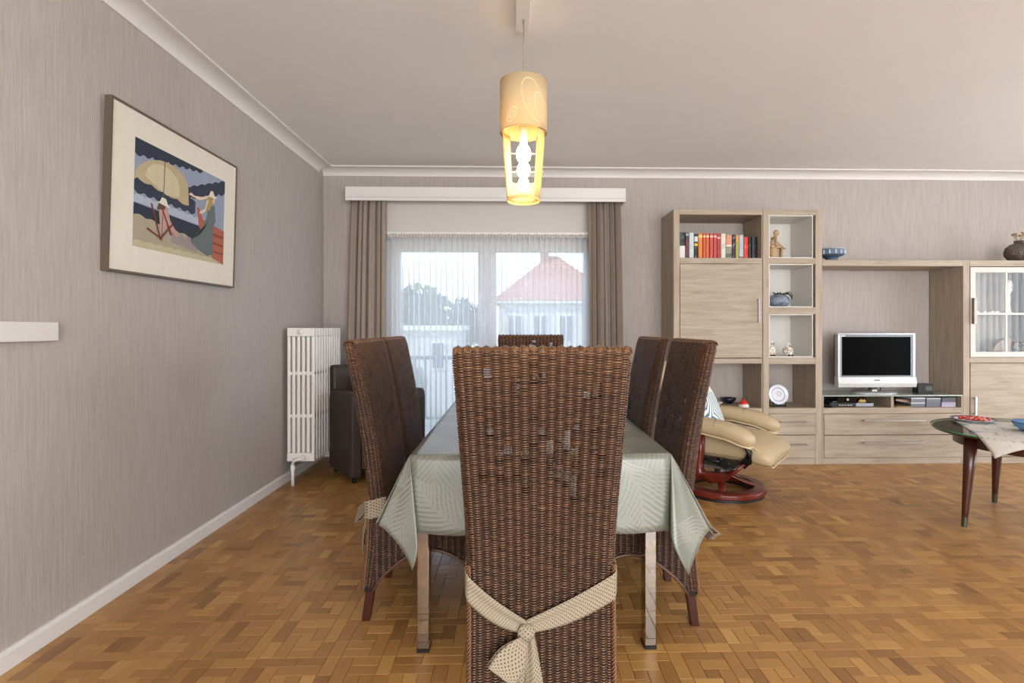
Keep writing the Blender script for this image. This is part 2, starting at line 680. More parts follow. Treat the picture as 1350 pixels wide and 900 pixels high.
def coving(pts_in, name, run):
    """curved cove with a small step under the ceiling, in lengths butted together"""
    prof = [(0.0, 2.572), (0.008, 2.572)]
    for k in range(9):
        a = PI / 2 * k / 8
        prof.append((0.008 + 0.088 * (1 - math.cos(a)), 2.572 + 0.056 * math.sin(a)))
    prof += [(0.108, 2.630), (0.108, 2.640), (0.0, 2.640)]
    root = None
    for k, (a, b) in enumerate(pts_in):
        m = MB()
        vs = []
        for s in (a + 0.0007, b - 0.0007):
            vs += [((XL + d, s, z) if run == 'y' else (s, YB - d, z)) for d, z in prof]
        n = len(prof)
        fs = [tuple(range(n)), tuple(range(2 * n - 1, n - 1, -1))] + [(i, n + i, n + (i + 1) % n, (i + 1) % n) for i in range(n)]
        m.add(vs, fs)
        if root is None:
            root = struct(m, name, PAINT_TRIM, smooth=False)
        else:
            m.build('cove_length', PAINT_TRIM, root, local=False)
    return root


coving([(0.55, 2.52), (2.52, 4.80), (YF, 0.55)], 'trim_2', 'y')
coving([(XL + 0.0, 1.2), (1.2, 3.7), (3.7, XR)], 'trim_3', 'x')
bb = [(XL, 0.0), (XL + 0.016, 0.0), (XL + 0.016, 0.058), (XL + 0.010, 0.072), (XL, 0.072)]
struct(MB().prism(bb, YF, YB, 'y'), 'baseboard_left', PAINT_WHITE)
struct(B(XL + 0.016, WX0, YB - 0.016, YB, 0, 0.072), 'baseboard_back', PAINT_WHITE, bevel=0.004)

# ------------------------------------------------------------------ parquet floor
fl = MB()
fl.box(XL - 0.2, XR + 0.2, YF - 0.2, YB + 0.25, -0.12, -0.006)
floor = struct(fl, 'floor', plain('8a5f38', 0.4, var=0.2, scale=14))
U = 0.049
PIT = 5 * U
PAT = ["aaabb", "cddef", "cghef", "cgiii", "jjjkk"]


def panel_blocks():
    seen = {}
    for r, row in enumerate(PAT):
        for q, ch in enumerate(row):
            seen.setdefault(ch, []).append((q, r))
    out = []
    for ch, cells in seen.items():
        xs = [c[0] for c in cells]
        ys = [c[1] for c in cells]
        out.append((min(xs), min(ys), max(xs) + 1, max(ys) + 1))
    return out


BLK = panel_blocks()
blocks = []
iy0, iy1 = -4, 13
for iy in range(iy0, iy1):
    for ix in range(-8, 26):
        ox, oy = 0.06 + ix * PIT, 1.919 + iy * PIT
        sw, fx, fy = rnd.random() < 0.5, rnd.random() < 0.5, rnd.random() < 0.5
        for (a, b, c, d) in BLK:
            if sw:
                a, b, c, d = b, a, d, c
            if fx:
                a, c = 5 - c, 5 - a
            if fy:
                b, d = 5 - d, 5 - b
            x0, x1, y0, y1 = ox + a * U, ox + c * U, oy + b * U, oy + d * U
            x0, x1 = max(x0, XL), min(x1, XR)
            y0, y1 = max(y0, 0.9), min(y1, YB)
            if x1 - x0 < 0.012 or y1 - y0 < 0.012:
                continue
            t = min(1, max(0, rnd.gauss(0.5, 0.19)))
            if rnd.random() < 0.06:
                t = min(1, t + 0.3)
            blocks.append((x0, x1, y0, y1, t))


def in_view(x, y):
    th = math.radians(-1.41)
    a = x * math.cos(th) + y * math.sin(th)
    b = -x * math.sin(th) + y * math.cos(th)
    if b < 0.5:
        return False
    px, py = 697 + 700 * a / b, 432 + 700 * 1.18 / b
    return 0 < px < 1350 and py < 902


def block_geo(x0, x1, y0, y1, g=0.0005, ch=0.0013):
    x0 += g; x1 -= g; y0 += g; y1 -= g
    v = [(x0, y0, -0.006), (x1, y0, -0.006), (x1, y1, -0.006), (x0, y1, -0.006),
         (x0, y0, -ch), (x1, y0, -ch), (x1, y1, -ch), (x0, y1, -ch),
         (x0 + ch, y0 + ch, 0), (x1 - ch, y0 + ch, 0), (x1 - ch, y1 - ch, 0), (x0 + ch, y1 - ch, 0)]
    f = [(8, 9, 10, 11)]
    for k in range(4):
        j = (k + 1) % 4
        f += [(4 + k, 4 + j, 8 + j, 8 + k), (k, j, 4 + j, 4 + k)]
    return v, f


vis = sorted([b for b in blocks if in_view((b[0] + b[1]) / 2, (b[2] + b[3]) / 2) and (b[2] + b[3]) / 2 < 2.9
              and not (abs((b[0] + b[1]) / 2 - 0.075) < 0.15 and b[2] < 2.0)],
             key=lambda b: math.hypot((b[0] + b[1]) / 2, (b[2] + b[3]) / 2))
parts_set = set(vis[:300])
rest = [b for b in blocks if b not in parts_set]


def parquet_mesh(name, bl):
    V, Fc, UVs, T = [], [], [], []
    for (x0, x1, y0, y1, t) in bl:
        v, f = block_geo(x0, x1, y0, y1)
        b = len(V)
        V += v
        along_x = (x1 - x0) > (y1 - y0)
        ru, rv = rnd.random() * 9, rnd.random() * 9
        for q in f:
            Fc.append(tuple(i + b for i in q))
            T.append(t)
            for i in q:
                px, py = v[i][0] - x0, v[i][1] - y0
                UVs.append((px + ru, py + rv) if along_x else (py + ru, px + rv))
    me = bpy.data.meshes.new(name)
    me.from_pydata(V, [], Fc)
    l = me.uv_layers.new(name='UVMap')
    l.data.foreach_set('uv', np.array(UVs, dtype=np.float32).ravel())
    at = me.attributes.new('tint', 'FLOAT', 'FACE')
    at.data.foreach_set('value', np.array(T, dtype=np.float32))
    me.materials.append(PARQUET)
    return me


o = bpy.data.objects.new('parquet_blocks', parquet_mesh('parquet_blocks', rest))
COL.objects.link(o)
o.parent = floor
o.location = tuple(-c for c in floor.location)
o['kind'] = 'stuff'
shared = {}
for (x0, x1, y0, y1, t) in vis[:300]:
    w, h, ti = round(x1 - x0, 3), round(y1 - y0, 3), round(t * 7) / 7
    key = (w, h, ti)
    if key not in shared:
        shared[key] = parquet_mesh('parquet_block', [(-w / 2, w / 2, -h / 2, h / 2, ti)])
    o = bpy.data.objects.new('parquet_block', shared[key])
    COL.objects.link(o)
    o.parent = floor
    o.location = ((x0 + x1) / 2 - floor.location[0], (y0 + y1) / 2 - floor.location[1], -floor.location[2])

# ------------------------------------------------------------------ balcony window (back wall)
FR = plain('d9d6d2', 0.4, var=0.02)
wy0, wy1 = 5.0, 5.07
m = MB()
m.box(WX0, WX1, wy0, wy1, 1.985, WZ).box(WX0, WX0 + 0.06, wy0, wy1, 0, WZ).box(WX1 - 0.03, WX1, wy0, wy1, 0, WZ)
m.box(WX0, WX1, wy0, wy1, 0, 0.05)
win = struct(m, 'window_1', FR, bevel=0.004)
for (a, b) in ((-1.165, -0.272), (-0.272, 0.675)):
    s = MB()
    gz0, gz1 = 0.16, 1.895
    ga, gb = a + 0.085, b - (0.08 if b < 0 else 0.03)
    s.box(a, b, wy0 - 0.02, wy1 - 0.01, gz1, 1.985).box(a, b, wy0 - 0.02, wy1 - 0.01, 0.05, gz0)
    s.box(a, ga, wy0 - 0.02, wy1 - 0.01, gz0, gz1).box(gb, b, wy0 - 0.02, wy1 - 0.01, gz0, gz1)
    sa = s.build('sash_frame', FR, win, bevel=0.004)
    B(ga, gb, wy0 + 0.018, wy0 + 0.022, gz0, gz1).build('pane', GLASS, sa)
# side window outside the frame; the rear one is made up for the fill
m = MB()
m.box(XR + 0.08, XR + 0.13, RY0, RY1, RZ0, RZ0 + 0.07).box(XR + 0.08, XR + 0.13, RY0, RY1, RZ1 - 0.07, RZ1)
for yy in (RY0, (RY0 + RY1) / 2 - 0.035, RY1 - 0.07):
    m.box(XR + 0.08, XR + 0.13, yy, yy + 0.07, RZ0, RZ1)
w2 = struct(m, 'window_2', FR)
m = MB()
m.box(FX0, FX1, YF - 0.16, YF - 0.11, FZ0, FZ0 + 0.07).box(FX0, FX1, YF - 0.16, YF - 0.11, FZ1 - 0.07, FZ1)
for xx in (FX0, 0.75, 2.4, FX1 - 0.07):
    m.box(xx, xx + 0.07, YF - 0.16, YF - 0.11, FZ0, FZ1)
w3 = struct(m, 'added_rear_window', FR)


def sheer_mesh(x0, x1, z0, z1, y, pitch=0.05, amp=0.017, ax='x'):
    m = MB()
    n = int((x1 - x0) / pitch * 14)
    nz = 10

    def fn(u, v):
        s = x0 + (x1 - x0) * u
        ph = 2 * PI * s / pitch
        jit = 0.004 * math.sin(s * 31.0) + 0.002 * math.sin(s * 77 + v * 1.5)
        top = min(1.0, (1 - v) * 3.2 + 0.25)
        xx = s + 0.0165 * math.sin(ph + 0.6) * top + jit * top
        yy = y + amp * math.cos(ph) * (0.4 + 0.6 * top) + 0.004 * math.sin(s * 11)
        zz = z0 + (z1 - z0) * v
        return (xx, yy, zz) if ax == 'x' else (yy, xx, zz)
    m.grid(fn, n, nz)
    return m


sh = thing('sheer_curtain', 'white see-through pleated voile curtain across the balcony window', 'curtain', (-0.25, 4.86, 0))
sheer_mesh(-1.19, 0.69, 0.02, 2.012, 4.885).build('voile', SHEER, sh, smooth=True)
# gathered heading tape with hooks on a slim rail
m = MB()
m.grid(lambda u, v: (-1.2 + 1.9 * u, 4.862 + 0.006 * math.cos(u * 2 * PI * 74), 2.004 + 0.030 * v + 0.005 * math.sin(u * 2 * PI * 22)), 440, 1)
m.build('heading_tape', plain('c4bfba', 0.9), sh, solid=0.003)
m = MB()
for k in range(23):
    m.box(-1.185 + k * 0.082, -1.135 + k * 0.082, 4.862, 4.870, 2.034, 2.040)
m.build('curtain_hooks', plain('efedea', 0.4), sh, kind='stuff')
B(-1.21, 0.70, 4.868, 4.896, 2.036, 2.056).build('curtain_rail', PAINT_WHITE, sh)
sh2 = sheer_mesh(RY0 - 0.15, RY1 + 0.15, 0.03, 2.42, XR - 0.08, 0.09, 0.03, 'y').build('voile_curtain', mat_sheer('white_voile_side', 0.62), None, smooth=True)
tag(sh2, 'white voile curtain over the window in the right hand wall', 'curtain')

# pelmet and drapes
pel = thing('pelmet', 'long white painted pelmet box above the balcony window', 'pelmet', (-0.26, 4.8, 2.3))
B(-1.503, 0.984, 4.721, 4.741, 2.305, 2.427).build('front_board', PAINT_WHITE, pel, bevel=0.003)
B(-1.503, 0.984, 4.7185, 4.7212, 2.332, 2.336).build('groove_line', plain('bdb8b3', 0.6), pel)
B(-1.503, -1.483, 4.741, YB - 0.001, 2.305, 2.427).build('end_board', PAINT_WHITE, pel)
B(0.964, 0.984, 4.741, YB - 0.001, 2.305, 2.427).build('end_board', PAINT_WHITE, pel)
B(-1.483, 0.964, 4.741, YB - 0.001, 2.407, 2.427).build('top_board', PAINT_WHITE, pel)


def drape(name, label, x0t, x1t, x0b, x1b, folds, seed):
    r = random.Random(seed)
    ph = [r.random() * 6.28 for _ in range(4)]
    m = MB()

    def fn(u, v):
        a, b = x0t + (x0b - x0t) * (1 - v) ** 0.7, x1t + (x1b - x1t) * (1 - v) ** 0.7
        w = 2 * PI * folds * (u + 0.035 * math.sin(2 * PI * u * 2 + ph[0]))
        amp = 0.030 + 0.012 * math.sin(2 * PI * u * 1.7 + ph[1])
        x = a + (b - a) * u + 0.008 * math.sin(2 * w + ph[2])
        y = 4.80 + amp * math.sin(w) + 0.008 * math.sin(2 * w + ph[3] + v)
        return (x, y, 0.03 + 2.33 * v)
    m.grid(fn, folds * 16, 14)
    o = m.build(name, CURTAIN, None, smooth=True, solid=0.004)
    tag(o, label, 'curtain')


drape('drape', 'heavy taupe curtain hanging left of the balcony window beside the radiator', -1.478, -1.165, -1.54, -1.165, 6, 3)
drape('drape', 'heavy taupe curtain hanging right of the balcony window beside the tall bookcase', 0.662, 0.945, 0.675, 0.985, 5, 5)

# ------------------------------------------------------------------ left wall: picture, board, radiator
pic = thing('framed_picture', 'framed beach scene with cream mount and dark frame on left wall', 'picture', (XL, 2.84, 1.43))
px_b, py0, py1, pz0, pz1 = XL + 0.001, 2.296, 3.312, 1.424, 2.170


def picx(z):       # the frame leans a little off the wall at its top
    return 0.028 + 0.020 * (z - pz0) / (pz1 - pz0)


def pbox(y0, y1, z0, z1, d0, d1):
    """box on the leaning picture plane; d measured out from the plane"""
    m = MB()
    q = lambda y, z, d: (XL + picx(z) + d, y, z)
    m.hexa([q(y0, z0, d0), q(y0, z0, d1), q(y1, z0, d1), q(y1, z0, d0)], [q(y0, z1, d0), q(y0, z1, d1), q(y1, z1, d1), q(y1, z1, d0)])
    return m


FRM = plain('5d5044', 0.45, var=0.1)
for a in ((py0, py1, pz0, pz0 + 0.010), (py0, py1, pz1 - 0.010, pz1), (py0, py0 + 0.008, pz0 + 0.010, pz1 - 0.010), (py1 - 0.008, py1, pz0 + 0.010, pz1 - 0.010)):
    pbox(*a, -0.0275, 0.004).build('frame_side', FRM, pic)
pbox(py0 + 0.008, py1 - 0.008, pz0 + 0.010, pz1 - 0.010, -0.024, -0.002).build('mount', plain('dcd4c5', 0.85, bump=0.05), pic)
ay0, ay1, az0, az1 = 2.445, 3.185, 1.553, 2.045


def art(name, col, pts, d, var=0.14):
    """a stitched piece of the collage; pts in 0..1 across and up the image"""
    m = MB()
    n = len(pts)
    vs = []
    for dd in (d, d + 0.0007):
        for (u, v) in pts:
            y, z = ay0 + (ay1 - ay0) * min(1, max(0, u)), az0 + (az1 - az0) * min(1, max(0, v))
            vs.append((XL + picx(z) + dd, y, z))
    fs = [tuple(range(n))[::-1], tuple(range(n, 2 * n))] + [(i, (i + 1) % n, n + (i + 1) % n, n + i) for i in range(n)]
    m.add(vs, fs)
    return m.build(name, mat_fabric('collage_' + name + col, col, var, 220, 0.9, (1, 1, 0.15)), pic)


def wavy(u0, u1, v0, v1, amp, n, k, ph=0.0):
    out = []
    for i in range(n + 1):
        u = u0 + (u1 - u0) * i / n
        out.append((u, v0 + (v1 - v0) * i / n + amp * abs(math.sin(PI * k * i / n + ph))))
    return out


art('sky_ground', '8c95a8', [(0, 0), (1, 0), (1, 1), (0, 1)], -0.002)
art('cloud_band', '202a3c', wavy(0, 0.70, 0.86, 0.99, -0.03, 40, 9) + [(0.70, 1), (0, 1)], -0.0012)
art('cloud_band', '202a3c', wavy(0.46, 1, 0.70, 0.99, 0.02, 40, 6) + wavy(1, 0.40, 0.86, 0.58, -0.03, 40, 7), -0.0012)
art('cloud_band', '242e40', wavy(0, 0.62, 0.62, 0.62, 0.02, 30, 6) + wavy(0.62, 0, 0.50, 0.52, -0.03, 40, 7), -0.0012)
art('sea_band', '1a2436', [(0, 0.40), (0.7, 0.37), (0.7, 0.20), (0, 0.24)], -0.0011)
art('foam_band', 'a9b0bd', wavy(0, 0.7, 0.47, 0.44, 0.02, 30, 8) + [(0.7, 0.38), (0, 0.41)], -0.0010)
art('sand', 'a2977f', wavy(0, 1, 0.29, 0.15, 0.02, 50, 9) + [(1, 0), (0, 0)], -0.0009)
art('sand_shadow', '8f8480', wavy(0.36, 0.66, 0.20, 0.18, 0.03, 24, 4) + [(0.66, 0.07), (0.36, 0.12)], -0.0005)
art('sand_edge', 'b9ac8c', wavy(0, 1, 0.05, 0.04, 0.015, 40, 10) + [(1, 0), (0, 0)], -0.0004)
para = [(0.02, 0.64)]
for i in range(17):
    a = PI - PI * i / 16
    para.append((0.26 + 0.27 * math.cos(a), 0.66 + 0.235 * math.sin(a) + 0.05 * math.cos(a)))
para += [(0.54, 0.55)] + [(0.54 - 0.52 * i / 16, 0.555 + 0.085 * i / 16 - 0.022 * abs(math.sin(PI * i / 16 * 4))) for i in range(1, 16)]
art('parasol', 'b3a27f', para, 0.0000)
ins = [(0.10, 0.67)] + [(0.26 + 0.17 * math.cos(PI - PI * i / 12), 0.68 + 0.17 * math.sin(PI - PI * i / 12) - 0.0 * i) for i in range(13)] + [(0.43, 0.60), (0.3, 0.57)]
art('parasol_lining', 'c5b899', ins, 0.0007)
art('parasol_pole', '5f5340', [(0.255, 0.10), (0.262, 0.10), (0.275, 0.90), (0.268, 0.90)], 0.0014)
art('sitter_dress', 'b98f84', [(0.25, 0.16), (0.22, 0.45), (0.30, 0.47), (0.34, 0.33), (0.43, 0.2), (0.41, 0.17), (0.32, 0.27)], 0.0012)
art('sitter_hair', '5b3d2a', [(0.205, 0.40), (0.23, 0.5), (0.30, 0.5), (0.28, 0.42)], 0.0016)
art('sitter_hat', 'd8d2c4', [(0.20, 0.475), (0.23, 0.485), (0.25, 0.535), (0.29, 0.53), (0.31, 0.48), (0.35, 0.455), (0.30, 0.455)], 0.0022)
art('deckchair', '6a2f26', [(0.145, 0.44), (0.16, 0.44), (0.25, 0.13), (0.235, 0.13)], 0.0018)
art('deckchair', '6a2f26', [(0.25, 0.42), (0.262, 0.42), (0.36, 0.19), (0.345, 0.18)], 0.0024)
art('deckchair', '6a2f26', [(0.12, 0.20), (0.26, 0.13), (0.255, 0.115), (0.11, 0.185)], 0.0024)
art('deckchair', '6a2f26', [(0.23, 0.12), (0.355, 0.30), (0.367, 0.29), (0.243, 0.11)], 0.0028)
art('boat', 'a5573f', [(0.64, 0.56), (0.66, 0.58), (0.72, 0.45), (1.0, 0.40), (1.0, 0.0), (0.85, 0.05), (0.80, 0.2), (0.67, 0.36)], 0.0000)
for (a, b) in ((0.34, 0.31), (0.24, 0.215), (0.14, 0.12)):
    art('boat_plank', '7d3a2c', [(0.83, a), (0.99, a - 0.01), (0.99, b - 0.012), (0.83, b)], 0.0007)
art('gown', '5d6665', [(0.57, 0.21), (0.70, 0.35), (0.765, 0.51), (0.78, 0.62), (0.86, 0.66), (0.875, 0.48), (0.85, 0.42), (0.85, 0.1), (0.78, 0.06), (0.68, 0.10), (0.58, 0.16)], 0.0012)
art('gown_fold', '23282d', [(0.575, 0.2), (0.58, 0.23), (0.72, 0.34), (0.78, 0.45), (0.765, 0.43), (0.68, 0.28)], 0.0019)
art('hair', 'a98a4a', [(0.755, 0.57), (0.76, 0.72), (0.80, 0.76), (0.83, 0.70), (0.79, 0.58)], 0.0019)
art('face', 'd2b49c', [(0.82, 0.70), (0.84, 0.745), (0.86, 0.72), (0.845, 0.67)], 0.0022)
art('hat', 'd9cdb6', [(0.775, 0.74), (0.80, 0.81), (0.83, 0.815), (0.85, 0.77), (0.885, 0.755), (0.86, 0.735)], 0.0026)
art('scarf', 'd6bfa9', [(0.53, 0.67), (0.58, 0.665), (0.66, 0.65), (0.73, 0.69), (0.79, 0.735), (0.78, 0.75), (0.69, 0.70), (0.60, 0.68), (0.56, 0.70)], 0.0019)
art('scarf', 'd6bfa9', [(0.66, 0.51), (0.70, 0.515), (0.74, 0.56), (0.77, 0.68), (0.755, 0.70), (0.73, 0.58), (0.68, 0.545)], 0.0024)

wbd = B(XL + 0.0005, XL + 0.03, 0.75, 2.059, 1.131, 1.202).build('wall_board', plain('d5d0cd', 0.5, var=0.01), None, bevel=0.003)
tag(wbd, 'plain white board fixed to the left wall below the picture', 'board')

rad = thing('radiator', 'tall white column radiator on the left wall beside the curtain', 'radiator', (-1.625, 4.36, 0))
RW = plain('e9e4de', 0.38, var=0.02)
ns = 11
proto = None
for k in range(ns):
    yy = 4.052 + k * 0.0565
    if proto is None:
        m = MB()
        x0, x1 = -1.727, -1.523
        m.box(x0, x1, yy, yy + 0.05, 1.115, 1.18).box(x0, x1, yy, yy + 0.05, 0.17, 0.235)
        for zc in (0.835, 0.512):
            m.box(x0, x1, yy + 0.006, yy + 0.044, zc - 0.014, zc + 0.014)
        for j in range(6):
            xc = x0 + 0.0115 + j * (x1 - x0 - 0.023) / 5
            m.box(xc - 0.0115, xc + 0.0115, yy + 0.004, yy + 0.046, 0.235, 1.115)
        proto = m.build('radiator_section', RW, rad, bevel=0.006, seg=2)
    else:
        c = proto.copy()
        COL.objects.link(c)
        c.location = (0, k * 0.0565, 0)
m = MB().lathe([(0.02, 0), (0.023, 0.006), (0.023, 0.012), (0.014, 0.02), (0.010, 0.03), (0.0, 0.03)], 20)
m2 = MB().add([(x - 1.625, 4.05 - z, y + 1.15) for x, y, z in m.v], [f[::-1] for f in m.f])
kn = m2.build('bleed_cap', plain('e4e0da', 0.35), rad, smooth=False)
B(-1.630, -1.620, 4.018, 4.021, 1.147, 1.153).build('cap_mark', plain('8a8580', 0.5), kn)
m = MB().loft([(-1.60, 4.06, 0.20), (-1.60, 4.02, 0.20), (-1.62, 4.01, 0.198), (-1.655, 4.01, 0.19), (-1.665, 4.01, 0.16), (-1.665, 4.01, 0.10), (-1.665, 4.01, 0.0)], [0.013, 0.013, 0.013, 0.013, 0.013, 0.012, 0.012], 12)
m.build('feed_pipe', RW, rad, smooth=True)
m = MB().lathe([(0.019, 0), (0.021, 0.012), (0.019, 0.024)], 12, (-1.60, 4.022, 0.20), 'y')
m.build('pipe_nut', RW, rad)
MB().lathe([(0.017, 0.12), (0.017, 0.15)], 12, (-1.665, 4.01, 0)).build('pipe_nut', RW, rad)
for zz in (0.3, 1.0):
    B(XL + 0.001, -1.7275, 4.2, 4.23, zz, zz + 0.03).build('wall_bracket', RW, rad)

# ------------------------------------------------------------------ pendant lamp
PX, PY = 0.037, 2.47
pen = thing('pendant_lamp', 'cream cut-out cylinder pendant lamp with glowing bulbs over the dining table', 'lamp', (PX, PY, 1.76))
pts = [(0.034 - 0.035, 1.72), (0.034 + 0.035, 1.72)]
for k in range(9):
    a = PI * k / 8
    pts.append((0.034 + 0.035 * math.cos(a), 2.545 + 0.035 * math.sin(a)))
MB().prism(pts, 2.612, 2.6395).build('ceiling_rail', PAINT_WHITE, pen, bevel=0.004)
MB().lathe([(0.006, 2.600), (0.006, 2.613)], 10, (PX, PY, 0)).build('cord_grip', STEEL, pen)
MB().loft([(PX, PY, 2.605), (PX + 0.001, PY, 2.45), (PX, PY, 2.33), (PX, PY, 2.13)], 0.0028, 8).build('cord', plain('a2978a', 0.4, 0.3), pen, smooth=True)
SH1, SH2 = mat_shade('cream_shade_fabric', 'e4cc9e'), mat_shade('thin_inner_sleeve', 'e4d294')
RT = 0.108
m = MB().lathe([(RT, 2.085), (RT + 0.001, 2.317)], 48, (PX, PY, 0))
m.f = [f for f in m.f if len(f) == 4]
s1 = m.build('outer_shade', SH1, pen, smooth=True, solid=0.0015)
for zz in (2.085, 2.318):
    m = MB()
    m.loft([(PX + RT * math.cos(2 * PI * k / 40), PY + RT * math.sin(2 * PI * k / 40), zz) for k in range(41)], 0.0026, 6)
    m.build('rim_band', plain('b59f7c', 0.8), s1, smooth=True)
# swirl pattern on the shade: glowing beads stand in for light through holes
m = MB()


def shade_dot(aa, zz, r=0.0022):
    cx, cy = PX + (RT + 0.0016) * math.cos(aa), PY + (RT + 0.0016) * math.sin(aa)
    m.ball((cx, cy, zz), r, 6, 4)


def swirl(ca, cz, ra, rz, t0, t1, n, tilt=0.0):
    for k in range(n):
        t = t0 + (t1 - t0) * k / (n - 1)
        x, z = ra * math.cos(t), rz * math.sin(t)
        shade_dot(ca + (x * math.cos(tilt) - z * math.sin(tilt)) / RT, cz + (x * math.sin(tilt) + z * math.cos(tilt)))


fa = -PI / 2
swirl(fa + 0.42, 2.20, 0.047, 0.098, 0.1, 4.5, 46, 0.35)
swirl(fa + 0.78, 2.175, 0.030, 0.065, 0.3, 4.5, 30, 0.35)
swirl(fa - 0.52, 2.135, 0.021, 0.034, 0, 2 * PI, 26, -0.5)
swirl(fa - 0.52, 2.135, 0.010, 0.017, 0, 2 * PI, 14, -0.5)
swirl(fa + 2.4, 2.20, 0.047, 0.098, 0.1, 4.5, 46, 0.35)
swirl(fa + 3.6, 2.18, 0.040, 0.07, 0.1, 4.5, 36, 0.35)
m.build('glow_dots', mat_emit('painted_hole_glow', (1.0, 0.86, 0.55, 1), 1.1), s1, kind='stuff')


def sleeve(u, v):
    a = u
    z = 1.766 + (2.30 - 1.766) * v
    r = 0.076 + (0.098 - 0.076) * min(1, (z - 1.766) / 0.3)
    return (PX + r * math.cos(a), PY + r * math.sin(a), z)


m = MB()
for (a0, a1, v0, v1, n) in ((0, 2 * PI, 0, 0.02, 48), (math.radians(-50), math.radians(50), 0.02, 0.62, 12), (math.radians(130), math.radians(200), 0.02, 0.62, 10),
                            (math.radians(50), math.radians(130), 0.02, 0.20, 10), (math.radians(200), math.radians(310), 0.02, 0.03, 14)):
    m.grid(sleeve, n, 6, a0, a1, v0, v1)
sl = m.build('inner_sleeve', SH2, pen, smooth=True, solid=0.001)
for zz in (1.99, 1.905):
    MB().loft([(PX - 0.094, PY, zz), (PX + 0.094, PY, zz)], 0.0018, 6).build('cross_rod', plain('e9dcc0', 0.4), pen)
MB().lathe([(0.0, 2.15), (0.02, 2.15), (0.02, 2.06), (0.016, 2.055), (0, 2.055)], 14, (PX, PY, 0)).build('bulb_holder', plain('e8e2d6', 0.4), pen, smooth=False)
m = MB()
prof = [(0.0, 1.812), (0.012, 1.815), (0.024, 1.830), (0.027, 1.848), (0.022, 1.866), (0.014, 1.876), (0.027, 1.892), (0.032, 1.912), (0.027, 1.934), (0.016, 1.946), (0.030, 1.964), (0.035, 1.988), (0.030, 2.012), (0.017, 2.030), (0.016, 2.056)]
m.lathe(prof, 20, (PX, PY, 0))
m.build('bulb', mat_emit('lit_bulb', (1.0, 0.70, 0.36, 1), 34.0), pen, smooth=True, label='stack of three glowing round bulbs')


# ------------------------------------------------------------------ wicker dining chairs
def interp(z, tab):
    zs = np.array([t[0] for t in tab])
    vs = np.array([t[1] for t in tab])
    return np.interp(z, zs, vs)


TW = [(0.10, 0.207), (0.45, 0.208), (0.62, 0.214), (0.85, 0.228), (1.13, 0.243)]
TB = [(0.10, -0.028), (0.30, -0.008), (0.50, 0.0), (0.70, -0.020), (0.90, -0.050), (1.13, -0.092)]
TT = [(0.10, 0.052), (0.45, 0.066), (0.80, 0.062), (1.13, 0.05)]
NF, NSIDE = 19, 3
NCOL = 2 * (NF + NSIDE)


def ring_nodes(z):
    """outline of the backrest at height z: NCOL nodes (array) and outward normals"""
    w, b, t = interp(z, TW), interp(z, TB), interp(z, TT)
    z = np.asarray(z)
    xs, ys, nx, ny = [], [], [], []
    for i in range(NF):
        u = i / NF
        xs.append(-w + 2 * w * u); ys.append(b + 0 * w); nx.append(0.0); ny.append(-1.0)
    for i in range(NSIDE):
        u = i / NSIDE
        xs.append(w); ys.append(b + t * u); nx.append(1.0); ny.append(0.0)
    for i in range(NF):
        u = i / NF
        xs.append(w - 2 * w * u); ys.append(b + t); nx.append(0.0); ny.append(1.0)
    for i in range(NSIDE):
        u = i / NSIDE
        xs.append(-w); ys.append(b + t * (1 - u)); nx.append(-1.0); ny.append(0.0)
    cuts = {0: (1, 1), NF: (-1, 1), NF + NSIDE: (-1, -1), 2 * NF + NSIDE: (1, -1)}
    for k, (sx, sy) in cuts.items():
        xs[k] = xs[k] + 0.007 * sx
        ys[k] = ys[k] + 0.007 * sy
        nx[k], ny[k] = -0.707 * sx, -0.707 * sy
    return np.stack(xs), np.stack(ys), np.array(nx), np.array(ny)


PITCH = 0.0069
SS = np.array([0.0, 0.22, 0.5, 0.78, 1.0])
AA = np.radians([-88, -30, 30, 88])
RS = 0.0027


def strand_arrays(Pa, Na, z, thin=1.0):
    """Pa, Na: (n,5,2) positions and normals in plan, z: (n,5) heights -> verts (n,5,4,3)"""
    bul = 0.0060 * np.sin(PI * SS) - 0.0024
    n = Pa.shape[0]
    V = np.zeros((n, 5, 4, 3))
    rs = (np.ones(n) * thin * RS)[:, None]
    for k, a in enumerate(AA):
        off = bul[None, :] + rs * math.cos(a)
        V[:, :, k, 0] = Pa[:, :, 0] + Na[:, :, 0] * off
        V[:, :, k, 1] = Pa[:, :, 1] + Na[:, :, 1] * off
        V[:, :, k, 2] = z + rs * math.sin(a)
    return V


def weave_mesh(name, Vs, tints):
    V = np.concatenate(Vs)
    T = np.concatenate(tints)
    n = V.shape[0]
    base = np.arange(n)[:, None, None] * 20
    quads = []
    for s in range(4):
        for k in range(3):
            quads.append([s * 4 + k, s * 4 + k + 1, (s + 1) * 4 + k + 1, (s + 1) * 4 + k])
    Q = np.array(quads)[None] + base
    Q = Q.reshape(-1, 4)
    me = bpy.data.meshes.new(name)
    me.vertices.add(n * 20)
    me.vertices.foreach_set('co', V.reshape(-1).astype(np.float32))
    me.loops.add(Q.size)
    me.loops.foreach_set('vertex_index', Q.ravel().astype(np.int32))
    me.polygons.add(len(Q))
    me.polygons.foreach_set('loop_start', (np.arange(len(Q)) * 4).astype(np.int32))
    me.polygons.foreach_set('use_smooth', np.ones(len(Q), dtype=bool))
    me.update(calc_edges=True)
    at = me.attributes.new('tint', 'FLOAT', 'FACE')
    at.data.foreach_set('value', np.repeat(T, 12).astype(np.float32))
    me.materials.append(WICKER)
    me.validate()
    return me


